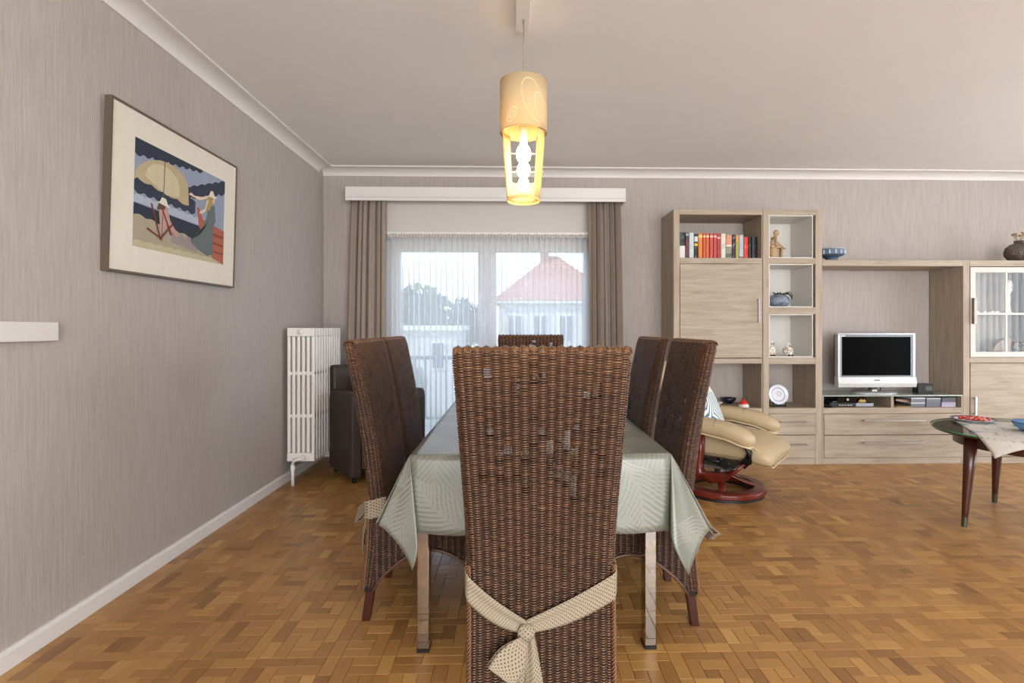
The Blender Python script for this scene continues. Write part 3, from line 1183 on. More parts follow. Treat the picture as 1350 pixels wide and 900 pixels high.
# places where the weave has worn open and lets light through
hole = {}
hr = random.Random(5)
for _ in range(48):
    c, zc = hr.randint(2, NF - 2), hr.gauss(0.80, 0.11)
    if abs(c - NF / 2) > 5 and zc < 0.74:
        continue
    for q in range(hr.randint(2, 7)):
        hole.setdefault(c, []).append(round((zc + q * PITCH) / PITCH))

rng = np.random.default_rng(11)


def back_weave():
    Vs, Ts = [], []
    zmax = 1.118
    for i in range(NCOL):
        front = NF + NSIDE <= i < 2 * NF + NSIDE
        z0 = 0.42 if front else 0.135
        if i < NF:
            z0 = 0.135 + 0.03 * math.sin(PI * (i + 0.5) / NF)
        nz = int((zmax - z0) / PITCH)
        z = zmax - (np.arange(nz) + 0.5 * (i % 2)) * PITCH + rng.normal(0, 0.0004, nz)
        gone = hole.get(2 * NF + NSIDE - 1 - i if front else i, []) if (front or i < NF) else []
        thin = np.array([(0.55 if front else 0.72) if round(q / PITCH) in gone else 1.0 for q in z])
        xs, ys, nx, ny = ring_nodes(z)
        j = (i + 1) % NCOL
        P = np.zeros((nz, 5, 2))
        N = np.zeros((nz, 5, 2))
        for s, u in enumerate(SS):
            P[:, s, 0] = xs[i] * (1 - u) + xs[j] * u
            P[:, s, 1] = ys[i] * (1 - u) + ys[j] * u
            N[:, s, 0] = nx[i] * (1 - u) + nx[j] * u
            N[:, s, 1] = ny[i] * (1 - u) + ny[j] * u
        top = np.clip((z - 1.095) / 0.03, 0, 1)[:, None, None] * 0.006
        P -= N * top
        Vs.append(strand_arrays(P, N, np.repeat(z[:, None], 5, 1), thin))
        Ts.append(np.clip(rng.normal(0.45, 0.10, nz) + 0.30 * np.clip((z - 0.95) / 0.18, 0, 1), 0, 1))
    # strands rolled over the top edge, one bump per stake
    w, b, t = interp(1.122, TW), interp(1.122, TB), interp(1.122, TT)
    for i in range(NF):
        xc = -w + 2 * w * (i + 0.5) / NF
        V = np.zeros((5, 5, 4, 3))
        for q in range(5):
            for s, u in enumerate(SS):
                ang = PI * u
                yy = b + t / 2 - (t / 2 - 0.002) * math.cos(ang)
                zz = 1.112 + 0.018 * math.sin(ang) ** 0.6 + (0.0012 if i % 2 else 0) - 0.0022 * abs(q - 2)
                for k, a in enumerate(AA):
                    V[q, s, k] = (xc + (q - 2) * 0.0049 + 0.0027 * math.sin(a), yy, zz + 0.0026 * math.cos(a))
        Vs.append(V)
        Ts.append(np.clip(rng.normal(0.8, 0.1, 5), 0, 1))
    return weave_mesh('wicker_weave', Vs, Ts)


SEAT_D = 0.45


def skirt_path():
    """U of stakes from the back corner along the side, across the front, and back"""
    pts, nr = [], []
    yb, yf = 0.02, SEAT_D + 0.03
    ns_ = 18
    for i in range(ns_):
        u = i / ns_
        pts.append((-0.209 - 0.012 * u, yb + (yf - yb) * u)); nr.append((-1, 0))
    for i in range(19):
        u = i / 19
        pts.append((-0.221 + 0.442 * u, yf)); nr.append((0, 1))
    for i in range(ns_ + 1):
        u = i / ns_
        pts.append((0.221 - 0.012 * u, yf + (yb - yf) * u)); nr.append((1, 0))
    nr[ns_] = (-0.7, 0.7)
    nr[ns_ + 19] = (0.7, 0.7)
    return pts, nr, ns_


def arch(i, ns_):
    if i < ns_:
        u = i / ns_
    elif i < ns_ + 19:
        u = (i - ns_) / 19
    else:
        u = (i - ns_ - 19) / ns_
    return 0.130 + 0.165 * math.sin(PI * min(1, max(0, u))) ** 0.8


def skirt_weave():
    pts, nr, ns_ = skirt_path()
    Vs, Ts = [], []
    for i in range(len(pts) - 1):
        za = arch(i + 0.5, ns_)
        nz = int((0.455 - za) / PITCH)
        z = 0.455 - (np.arange(nz) + 0.5 * (i % 2)) * PITCH
        P = np.zeros((nz, 5, 2))
        N = np.zeros((nz, 5, 2))
        for s, u in enumerate(SS):
            for q in range(2):
                P[:, s, q] = pts[i][q] * (1 - u) + pts[i + 1][q] * u
                N[:, s, q] = nr[i][q] * (1 - u) + nr[i + 1][q] * u
        V = strand_arrays(P, N, np.repeat(z[:, None], 5, 1))
        if ns_ <= i < ns_ + 19:
            V = V[rng.random(nz) > 0.06]
        Vs.append(V)
        Ts.append(np.clip(rng.normal(0.36, 0.08, len(V)), 0, 1))
    return weave_mesh('skirt_weave', Vs, Ts)


def mesh_obj(name, me, parent, kind=None):
    o = bpy.data.objects.new(name, me)
    COL.objects.link(o)
    o.parent = parent
    if kind:
        o['kind'] = kind
    return o


def make_sash(t, kx=-0.045, kz=0.330, out=0.022):
    """dotted sash round the backrest, tied in a bow behind; out = how far the bow stands off"""

    def band(side):
        m = MB()
        xe = side * 0.212

        def fn(u, v):
            if u < 0.12:                                     # along the side of the backrest
                s = (0.12 - u) / 0.12
                z = 0.452 + (v - 0.5) * 0.075
                return (xe + side * 0.006, 0.005 + s * 0.07, z + 0.018 * s)
            s = (u - 0.12) / 0.88
            x = xe + (kx - xe) * s
            zc = 0.450 + (kz + 0.012 - 0.450) * s ** (0.85 if side < 0 else 0.95) - 0.010 * math.sin(PI * s)
            hw = 0.037 * (1 - 0.50 * s ** 2.5)
            y = float(interp(zc, TB)) - 0.010 - 0.008 * s - 0.003 * math.sin(v * PI * 3) * (0.4 + s)
            return (x, y, zc + (v - 0.5) * 2 * hw)
        m.grid(fn, 30, 8, uvfn=lambda u, v: (u * 0.32, v * 0.075))
        return m
    sa = band(-1).build('sash', SASH, t, smooth=True, solid=0.003, local=True)
    band(1).build('sash', SASH, t, smooth=True, solid=0.003, local=True)
    m = MB()
    yk = -0.030

    def knot(u, v):
        a, b = 2 * PI * u, PI * v - PI / 2
        wob = 1 + 0.10 * math.sin(5 * a + 2) * math.cos(b)
        return (kx + 0.024 * math.cos(a) * math.cos(b) * wob, yk + 0.017 * math.sin(a) * math.cos(b), kz + 0.024 * math.sin(b) * wob)
    m.grid(knot, 24, 12, uvfn=lambda u, v: (u * 0.11, v * 0.07))
    m.build('bow_knot', SASH, sa, smooth=True, local=True)

    def loop(u, v):          # flattened bow loop hanging to the left, folded back under itself
        s = math.sin(PI * u)
        L = 0.100 * math.sin(PI / 2 * min(1, u * 2)) if u <= 0.5 else 0.100 * math.sin(PI / 2 * min(1, (1 - u) * 2))
        side_y = -1 if u <= 0.5 else 1
        hw = 0.012 + 0.030 * math.sin(PI / 2 * min(1, L / 0.075))
        dx, dz = -0.62, -0.80
        px, pz = -dz, dx
        return (kx - 0.006 + dx * L + px * (v - 0.5) * 2 * hw, yk - 0.018 + side_y * 0.013 * s - out * (L / 0.1), kz - 0.010 + dz * L + pz * (v - 0.5) * 2 * hw)
    m = MB().grid(loop, 28, 10, uvfn=lambda u, v: (u * 0.21, v * 0.075))
    m.build('bow_loop', SASH, sa, smooth=True, solid=0.002, local=True)

    def tail(x0, dx, ln, hw0, hw1, yo):
        def fn(u, v):
            hw = hw0 + (hw1 - hw0) * u ** 0.7
            return (kx + x0 + dx * u + (v - 0.5) * 2 * hw, yk + yo - 0.016 * math.sin(PI * u) - (out - 0.022) * 0.8 * u + 0.007 * math.sin(v * 7 + u * 2), kz - 0.010 - ln * u - (0.02 * v * u))
        return MB().grid(fn, 14, 8, uvfn=lambda u, v: (u * ln, v * 0.06))
    tail(0.012, 0.018, 0.185, 0.012, 0.030, -0.004).build('bow_tail', SASH, sa, smooth=True, solid=0.002, local=True)
    tail(-0.006, -0.012, 0.15, 0.012, 0.030, 0.004).build('bow_tail', SASH, sa, smooth=True, solid=0.002, local=True)


def make_chair():
    t = thing('dining_chair', '', 'chair')
    # backing of the backrest: stakes panel, with gaps where the weave is open
    m = MB()
    zt = np.linspace(0.12, 1.116, 146)
    xs, ys, nx, ny = ring_nodes(zt)
    for i in range(NCOL):
        j = (i + 1) % NCOL
        for k in range(145):
            zz = (zt[k] + zt[k + 1]) / 2
            c = i if i < NF else (2 * NF + NSIDE - 1 - i if NF + NSIDE <= i < 2 * NF + NSIDE else None)
            if c is not None and round(zz / PITCH) in hole.get(c, []):
                continue
            if NF + NSIDE <= i < 2 * NF + NSIDE and zz < 0.40:
                continue
            if i < NF and zz < 0.135 + 0.03 * math.sin(PI * (i + 0.5) / NF):
                continue
            d = 0.002
            q = lambda a, kk: (xs[a][kk] - nx[a] * d, ys[a][kk] - ny[a] * d, zt[kk])
            m.add([q(i, k), q(j, k), q(j, k + 1), q(i, k + 1)], [(0, 1, 2, 3)])
    kk = 145
    m.add([(xs[a][kk], ys[a][kk], 1.116) for a in range(NCOL)], [tuple(range(NCOL))])
    back = m.build('backrest', WICKER_BACK, t, local=True)
    mesh_obj('wicker_weave', back_weave(), back, 'stuff')
    # corner braid down both rear edges
    for sx in (-1, 1):
        m = MB()
        for ph in (0.0, 2.1, 4.2):
            path = []
            for k in range(90):
                z = 0.13 + k * 0.0042
                w, b = float(interp(z, TW)), float(interp(z, TB))
                path.append((sx * (w - 0.002) + 0.005 * math.cos(ph + z * 190), b + 0.004 + 0.005 * math.sin(ph + z * 190), z))
            m.loft(path, 0.0034, 5, up=(0, 1, 0))
        m.build('edge_braid', plain('6b472d', 0.5, var=0.3), back, smooth=True, local=True)
    # seat and skirt
    pts, nr, ns_ = skirt_path()
    m = MB()
    m.add([(p[0], p[1], 0.458) for p in pts], [tuple(range(len(pts)))[::-1]])
    m.add([(p[0] * 0.98, p[1] - 0.004, 0.44) for p in pts], [tuple(range(len(pts)))])
    seat = m.build('seat', WICKER_BACK, t, local=True)
    m = MB()
    for i in range(len(pts) - 1):
        a, b = pts[i], pts[i + 1]
        za, zb = arch(i, ns_), arch(i + 1, ns_)
        if ns_ <= i < ns_ + 19:
            continue
        d = 0.0025
        m.add([(a[0] - nr[i][0] * d, a[1] - nr[i][1] * d, za), (b[0] - nr[i + 1][0] * d, b[1] - nr[i + 1][1] * d, zb),
               (b[0] - nr[i + 1][0] * d, b[1] - nr[i + 1][1] * d, 0.458), (a[0] - nr[i][0] * d, a[1] - nr[i][1] * d, 0.458)], [(0, 1, 2, 3)])
    for i in range(ns_, ns_ + 20):
        m.box(pts[i][0] - 0.003, pts[i][0] + 0.003, pts[i][1] - 0.006, pts[i][1] - 0.001, arch(i, ns_), 0.45)
    sk = m.build('skirt', WICKER_BACK, t, local=True)
    mesh_obj('skirt_weave', skirt_weave(), sk, 'stuff')
    path = [(pts[i][0] * 1.01, pts[i][1] + (0.004 if i > 2 and i < len(pts) - 3 else 0), arch(min(i, len(pts) - 1.001), ns_) - 0.003) for i in range(len(pts))]
    MB().loft(path, 0.0065, 6).build('skirt_rim', plain('56392a', 0.45, var=0.2), sk, smooth=True, local=True)
    # thin tied-on cushion
    m = MB().loft([(0, 0.075, 0.465), (0, 0.09, 0.465), (0, 0.25, 0.466), (0, 0.43, 0.465), (0, 0.455, 0.465)], [(0.17, 0.003), (0.195, 0.006), (0.205, 0.007), (0.205, 0.006), (0.18, 0.003)], 20, 4.0)
    m.build('seat_cushion', SASH, t, smooth=True, local=True)
    for sx in (-1, 1):
        for rear in (True, False):
            m = MB()
            x, y = sx * 0.186, (0.052 if rear else SEAT_D + 0.002)
            fy = -0.012 if rear else SEAT_D + 0.012
            a, b = 0.020, 0.016
            m.hexa([(x - b, fy - b, 0), (x + b, fy - b, 0), (x + b, fy + b, 0), (x - b, fy + b, 0)],
                   [(x - a, y - a, 0.44), (x + a, y - a, 0.44), (x + a, y + a, 0.44), (x - a, y + a, 0.44)])
            m.build('leg', DARKWOOD, t, bevel=0.003, local=True)
    make_sash(t)
    return t


GRP = 'wicker chairs around the dining table'
chair = make_chair()
places = [((0.0735, 1.512, 0), 0.0, 'dark wicker high-back dining chair in the foreground, back turned to the viewer'),
          ((-0.592, 2.352, 0), -PI / 2, 'wicker dining chair on the left of the table, nearer the viewer'),
          ((-0.600, 2.892, 0), -PI / 2, 'wicker dining chair on the left of the table, nearer the window'),
          ((0.700, 2.285, 0), PI / 2, 'wicker dining chair on the right of the table, nearer the viewer'),
          ((0.668, 2.835, 0), PI / 2, 'wicker dining chair on the right of the table, nearer the window'),
          ((0.113, 3.885, 0), PI, 'wicker dining chair at the far end of the table, before the window')]
for k, (loc, rz, lab) in enumerate(places):
    c = chair if k == 0 else dup(chair)
    if 0 < k < 5:                       # these wear their bow higher and standing off the back
        for ch in list(c.children):
            if ch.name.split('.')[0] == 'sash':
                for g in list(ch.children):
                    bpy.data.objects.remove(g)
                bpy.data.objects.remove(ch)
        make_sash(c, (0.02, -0.03)[k % 2], 0.425 - 0.008 * k, 0.075)
    c.location = loc
    c.rotation_euler = (0, 0, rz)
    c['label'] = lab
    c['group'] = GRP

# ------------------------------------------------------------------ dining table and cloth
TX0, TX1, TY0, TY1, TZ = -0.365, 0.545, 1.875, 3.56, 0.728
tb = thing('dining_table', 'long dining table on square polished steel legs under a leaf print cloth', 'table', ((TX0 + TX1) / 2, (TY0 + TY1) / 2, 0))
B(TX0, TX1, TY0, TY1, TZ - 0.03, TZ).build('tabletop', TEAK, tb, bevel=0.003)
B(TX0 + 0.06, TX1 - 0.06, TY0 + 0.1, TY1 - 0.1, TZ - 0.09, TZ - 0.03).build('apron', STEEL, tb)
for lx in (-0.358, 0.474):
    for ly in (1.937, 3.46):
        lg = B(lx, lx + 0.043, ly, ly + 0.06, 0.012, TZ - 0.03).build('leg', CHROME, tb, bevel=0.003)
        B(lx - 0.001, lx + 0.044, ly - 0.001, ly + 0.061, 0, 0.012).build('foot_cap', BLACK, lg)

OV = 0.262
cm = MB()
CT = TZ + 0.003
OVR = 0.300
ct_w, ct_l = TX1 - TX0 + 0.012, TY1 - TY0 + 0.012
cx0, cx1, cy0, cy1 = TX0 - 0.006, TX1 + 0.006, TY0 - 0.006, TY1 + 0.006


def crease(x, y):
    return 0.0012 * math.exp(-((y - 2.16) / 0.004) ** 2) + 0.0010 * math.exp(-((y - 2.9) / 0.004) ** 2) + 0.0010 * math.exp(-((x - 0.09) / 0.004) ** 2) + 0.0006 * math.sin(x * 17 + y * 9)


cm.grid(lambda u, v: (cx0 + ct_w * u, cy0 + ct_l * v, CT + crease(cx0 + ct_w * u, cy0 + ct_l * v)), 40, 70, uvfn=lambda u, v: (ct_w * u, ct_l * v))


def flare(y, side):        # the side drops are pushed outwards near the corners
    e = min(abs(y - cy0), abs(y - cy1))
    return (0.50 if side < 0 else 0.56) * math.exp(-(e / 0.09) ** 2) + 0.06 * math.sin(y * 9) ** 2


def hang_dir(k, phi):
    """unit direction of the cloth at a corner; phi 0 = along the end, pi/2 = along the side"""
    side = -1 if k in (0, 3) else 1
    end = -1 if k in (0, 1) else 1
    s = math.sin(2 * phi)
    fl_ = (0.50 if side < 0 else 0.56) * (math.sin(phi) ** 2)
    v = Vector((side * (fl_ * 0.9 - (0.30 if side < 0 else 0.20) * s), end * (0.06 + 0.30 * s * math.cos(phi) - 0.05 * math.sin(phi)), -1.0))
    return v.normalized()


def drop(u_edge, v, edge):
    """u along the edge, v 0..1 down"""
    d = (OVR if edge == 'right' else OV) * v
    if edge in ('near', 'far'):
        end = -1 if edge == 'near' else 1
        x = cx0 + ct_w * u_edge
        y0 = cy0 if end < 0 else cy1
        out = 0.06 * d + 0.004 * math.sin(x * 21) * v + 0.003
        w = abs(u_edge - 0.5) * 2
        return (x, y0 + end * out * min(1, v * 6), CT - d - 0.012 * math.sin(u_edge * 9) * v * v * (1 - w ** 4))
    side = -1 if edge == 'left' else 1
    y = cy0 + ct_l * u_edge
    k = Vector((side * flare(y, side) * 0.9, 0, -1)).normalized()
    kk = min(1, v * 6)
    return ((cx0 if side < 0 else cx1) + side * (abs(k.x) * d + 0.002 * kk), y, CT + k.z * d)


for e, off in (('near', (0, -1)), ('far', (0, 1))):
    cm.grid(lambda u, v: drop(u, v, e), 30, 12, uvfn=lambda u, v: (ct_w * u, (-OV * v if e == 'near' else ct_l + OV * v)))
for e in ('left', 'right'):
    cm.grid(lambda u, v: drop(u, v, e), 60, 12, uvfn=lambda u, v: ((-OV * v if e == 'left' else ct_w + OVR * v), ct_l * u))
for k, (qx, qy) in enumerate(((cx0, cy0), (cx1, cy0), (cx1, cy1), (cx0, cy1))):
    side = -1 if k in (0, 3) else 1
    end = -1 if k in (0, 1) else 1

    def fan(u, v):
        phi = PI / 2 * u
        rho = min(OV / max(1e-6, math.cos(phi)), (OVR if side > 0 else OV) / max(1e-6, math.sin(phi))) * v
        d = hang_dir(k, phi)
        return (qx + d.x * rho, qy + d.y * rho + end * 0.003 * min(1, v * 6), CT + d.z * rho)

    def fuv(u, v):
        phi = PI / 2 * u
        rho = min(OV / max(1e-6, math.cos(phi)), (OVR if side > 0 else OV) / max(1e-6, math.sin(phi))) * v
        a, b = rho * math.sin(phi), rho * math.cos(phi)
        return ((qx - cx0) + side * a, (qy - cy0) + end * b)
    cm.grid(fan, 24, 14, uvfn=fuv)
tc = cm.build('tablecloth', CLOTH, None, smooth=True, solid=0.0022)
tag(tc, 'pale sage leaf print tablecloth draped over the dining table', 'tablecloth')

# ------------------------------------------------------------------ oak wall unit
CF, CB = 4.527, 4.905
Z = [0.0, 0.058, 0.255, 0.438, 0.487, 0.866, 0.922, 1.732, 1.782, 2.154, 2.200]


def panel(parent, name, x0, x1, z0, z1, y0=CF, y1=CB, mt=None, bev=0.0015, **kw):
    return B(x0, x1, y0, y1, z0, z1).build(name, mt or OAK_V, parent, bevel=bev, seg=1, **kw)


def bar_handle(parent, x0, x1, z0, z1, y, mt=None):
    m = MB()
    if x1 - x0 > z1 - z0:
        m.box(x0, x1, y - 0.03, y - 0.02, z0, z1).box(x0 + 0.004, x0 + 0.014, y - 0.02, y, z0, z1).box(x1 - 0.014, x1 - 0.004, y - 0.02, y, z0, z1)
    else:
        m.box(x0, x1, y - 0.03, y - 0.02, z0, z1).box(x0, x1, y - 0.02, y, z0 + 0.004, z0 + 0.014).box(x0, x1, y - 0.02, y, z1 - 0.014, z1 - 0.004)
    return m.build('handle', mt or STEEL, parent)


tall = thing('bookcase', 'tall pale oak bookcase unit with a row of books above its door', 'cabinet', (1.74, 4.715, 0))
panel(tall, 'side_panel', 1.356, 1.408, 0.0, 2.2)
panel(tall, 'side_panel', 2.122, 2.131, 0.0, 2.154, CF + 0.004)
panel(tall, 'top_panel', 1.408, 2.131, 2.154, 2.2, mt=OAK_H)
panel(tall, 'shelf', 1.408, 2.122, 1.732, 1.782, mt=OAK_H)
panel(tall, 'shelf', 1.408, 2.122, 0.872, 0.916, mt=OAK_H)
panel(tall, 'shelf', 1.408, 2.122, 0.441, 0.487, mt=OAK_H)
panel(tall, 'plinth', 1.408, 2.131, 0.0, 0.055, CF + 0.004, CB, OAK_H)
panel(tall, 'back_panel', 1.408, 2.122, 0.916, 1.732, CB - 0.012, CB)
panel(tall, 'back_panel', 1.408, 2.122, 0.055, 0.441, CB - 0.012, CB)
dr = panel(tall, 'door', 1.411, 2.122, 0.922, 1.729, CF - 0.004, CF + 0.018, OAK_H)
bar_handle(dr, 2.080, 2.094, 1.225, 1.430, CF - 0.004)
for (a, b) in ((0.258, 0.438), (0.058, 0.252)):
    d_ = panel(tall, 'drawer', 1.411, 2.122, a, b, CF - 0.004, CF + 0.018, OAK_H)
    bar_handle(d_, 1.62, 1.92, (a + b) / 2 + 0.018, (a + b) / 2 + 0.030, CF - 0.004)

cub = thing('cube_shelf_unit', 'narrow pale oak unit of stacked open cubes beside the television shelf', 'cabinet', (2.39, 4.715, 0))
panel(cub, 'side_panel', 2.133, 2.186, 0.0, 2.2)
panel(cub, 'side_panel', 2.592, 2.650, 0.0, 2.2)
LIN = plain('d9d6d0', 0.5, var=0.01)
for (a, b, lined, top) in ((1.782, 2.154, 1, 2.2), (1.357, 1.732, 1, 1.782), (0.925, 1.298, 1, 1.357), (0.487, 0.866, 0, 0.925)):
    panel(cub, 'shelf', 2.186, 2.592, b, top, mt=OAK_H)
    if lined:
        m = MB()
        m.box(2.187, 2.193, CF + 0.004, CB - 0.013, a + 0.001, b - 0.001).box(2.565, 2.571, CF + 0.004, CB - 0.013, a + 0.001, b - 0.001)
        m.box(2.193, 2.565, CF + 0.004, CB - 0.013, a + 0.001, a + 0.008).box(2.193, 2.565, CF + 0.004, CB - 0.013, b - 0.008, b - 0.001)
        m.box(2.187, 2.571, CB - 0.012, CB - 0.006, a + 0.001, b - 0.001)
        m.build('white_lining', LIN, cub)
panel(cub, 'shelf', 2.186, 2.592, 0.441, 0.487, mt=OAK_H)
panel(cub, 'back_panel', 2.186, 2.592, 0.055, 0.441, CB - 0.012, CB)
panel(cub, 'plinth', 2.186, 2.592, 0.0, 0.055, CF + 0.004, CB, OAK_H)
for (a, b) in ((0.258, 0.438), (0.058, 0.252)):
    d_ = panel(cub, 'drawer', 2.189, 2.589, a, b, CF - 0.003, CF + 0.018, OAK_H)
    bar_handle(d_, 2.27, 2.51, (a + b) / 2 + 0.018, (a + b) / 2 + 0.028, CF - 0.003)

low = thing('television_unit', 'low pale oak television unit with two wide drawers and a glass top', 'cabinet', (3.27, 4.715, 0))
panel(low, 'side_panel', 2.652, 2.664, 0.0, 0.585)
panel(low, 'side_panel', 3.878, 3.894, 0.0, 0.585)
panel(low, 'shelf', 2.664, 3.878, 0.438, 0.487, mt=OAK_H)
panel(low, 'divider', 3.255, 3.280, 0.487, 0.585)
panel(low, 'back_panel', 2.664, 3.878, 0.055, 0.57, CB - 0.012, CB)
panel(low, 'plinth', 2.664, 3.878, 0.0, 0.055, CF + 0.003, CB, OAK_H)
t_ = NT('frosted_glass_top')
GT = t_.done(t_.bsdf(t_.mix(t_.noise(t_.coord(), 8, 2), lin('8e9a90'), lin('a3aea4')), 0.12, 0, 0.5, Coat_Weight=0.3))
panel(low, 'glass_top', 2.652, 3.894, 0.585, 0.597, CF + 0.002, CB, GT)
for (a, b) in ((0.255, 0.435), (0.058, 0.249)):
    d_ = panel(low, 'drawer', 2.666, 3.876, a, b, CF - 0.004, CF + 0.018, OAK_H)
    bar_handle(d_, 2.995, 3.535, (a + b) / 2 + 0.030, (a + b) / 2 + 0.042, CF - 0.004)
brg = thing('bridge_shelf', 'thick pale oak shelf bridging the gap above the television', 'shelf', (3.27, 4.715, 1.716))
panel(brg, 'shelf_board', 2.651, 3.895, 1.716, 1.768, mt=OAK_H)

vit = thing('display_cabinet', 'pale oak display cabinet with a white-framed four-pane glass door', 'cabinet', (4.45, 4.715, 0))
VX = 5.02
panel(vit, 'side_panel', 3.896, 3.952, 0.0, 1.768)
panel(vit, 'side_panel', VX, VX + 0.056, 0.0, 1.768)
panel(vit, 'top_panel', 3.952, VX, 1.716, 1.768, mt=OAK_H)
panel(vit, 'rail', 3.952, VX, 0.876, 0.922, mt=OAK_H)
panel(vit, 'plinth', 3.952, VX, 0.0, 0.055, CF + 0.003, CB, OAK_H)
panel(vit, 'back_panel', 3.952, VX, 0.055, 1.716, CB - 0.012, CB - 0.002, plain('b7b1ab', 0.7))
gs = panel(vit, 'glass_shelf', 3.954, VX - 0.002, 1.296, 1.304, CF + 0.03, CB - 0.014, mat_glass('green_glass_shelf', 1.5, (0.85, 0.93, 0.90, 1)))
WDR = plain('c6bfb6', 0.4, var=0.01)
a0, a1, b0, b1 = 3.957, 4.60, 0.926, 1.708
m = MB()
m.box(a0, a1, CF - 0.004, CF + 0.016, b0, b0 + 0.045).box(a0, a1, CF - 0.004, CF + 0.016, b1 - 0.045, b1)
m.box(a0, a0 + 0.045, CF - 0.004, CF + 0.016, b0 + 0.045, b1 - 0.045).box(a1 - 0.045, a1, CF - 0.004, CF + 0.016, b0 + 0.045, b1 - 0.045)
gd = m.build('glass_door', WDR, vit)
m = MB().box(4.269, 4.288, CF - 0.002, CF + 0.012, b0 + 0.045, b1 - 0.045).box(a0 + 0.045, 4.269, CF - 0.002, CF + 0.012, 1.293, 1.311).box(4.288, a1 - 0.045, CF - 0.002, CF + 0.012, 1.293, 1.311)
m.build('glazing_bar', WDR, gd)
for (p, q) in ((a0 + 0.045, 4.269), (4.288, a1 - 0.045)):
    for (r_, s_) in ((b0 + 0.045, 1.293), (1.311, b1 - 0.045)):
        B(p, q, CF - 0.001, CF + 0.003, r_, s_).build('pane', GLASS_DOOR, gd)
m = MB().box(3.966, 3.990, CF - 0.032, CF - 0.004, 1.215, 1.438)
m.build('handle', plain('8c8378', 0.35, 0.8), gd)
panel(vit, 'door', 4.606, VX - 0.004, 0.926, 1.708, CF - 0.004, CF + 0.016, OAK_H)
dl = panel(vit, 'door', 3.957, 4.60, 0.060, 0.872, CF - 0.004, CF + 0.016, OAK_H)
bar_handle(dl, 3.975, 3.990, 0.425, 0.580, CF - 0.004)
panel(vit, 'door', 4.606, VX - 0.004, 0.060, 0.872, CF - 0.004, CF + 0.016, OAK_H)

# ------------------------------------------------------------------ books
BOOKS = [  # zoomed spine extents, height, cover, label, extra
    (62, 155, .232, '23262a', 'two-tone book, black above and white below, first from left on the shelf', ('block', 'd9d5cf', 0.0, 0.49), ('marks', '8f9295', .60, .92)),
    (160, 209, .229, '3a3438', 'slim black and maroon book, second from left on the shelf', ('block', '6e2438', 0.1, 0.72), ('block', 'a9a8a2', .88, .97)),
    (214, 286, .228, 'c3cdd0', 'pale blue-white book with faint grey lettering near the left end', ('marks', '7d8a90', .35, .75)),
    (290, 347, .217, '1d1c1c', 'black book with white and yellow lettering left of the orange books', ('marks', 'd8c9a0', .06, .45), ('block', 'cfcfca', .70, .90), ('block', 'dcb640', .52, .62)),
    (353, 417, .223, 'd9792f', 'widest bright orange book, first of the orange row', ('block', 'f0c070', .83, .93)),
    (424, 466, .223, 'c75a33', 'red-orange book between two orange books', ('block', 'eec3a0', .84, .92)),
    (469, 517, .223, 'cf6028', 'orange book just left of the three red books', ('block', 'f0c49a', .84, .92)),
    (527, 579, .223, 'c24a4b', 'rose red book, first of the three red books', ('block', 'e9b9a6', .84, .92)),
    (585, 634, .223, 'c04038', 'clear red book, middle of the three red books', ('block', 'efc0a8', .84, .92)),
    (638, 692, .221, 'a8322c', 'dark red book just left of the cream book', ('block', 'e8b8a0', .80, .87)),
    (697, 769, .222, 'd8d2c4', 'cream book with a dark title, right of the red books', ('marks', '4a4844', .42, .68)),
    (773, 862, .220, '8f8c78', 'wide picture-spined book, pink above and green below', ('block', 'd08a6c', .56, .95), ('block', 'e4e0d8', .50, .56), ('block', '4d6350', .08, .22)),
    (866, 916, .214, '28222c', 'black book with white vertical lettering right of the picture-spined book', ('marks', 'd6d2d4', .08, .92)),
    (920, 971, .211, 'a9a050', 'olive yellow book with an orange top', ('block', 'd29552', .72, .98)),
    (975, 1041, .210, 'b4c0c4', 'pale grey-blue book left of the bright red paperback', ('block', '8f5a44', .02, .10), ('marks', '8fa0a8', .3, .8)),
    (1046, 1114, .193, 'd8332a', 'shorter bright red paperback with white lettering', ('marks', 'f2d6cc', .12, .62)),
    (1119, 1161, .197, '1f2124', 'short black book with a pale title, second from right', ('marks', '8e9698', .5, .9)),
    (1166, 1250, .196, '131415', 'thick short black book at the right end of the row', ('marks', '4b4e50', .2, .85)),
]
PAGE = plain('d8cfba', 0.9)
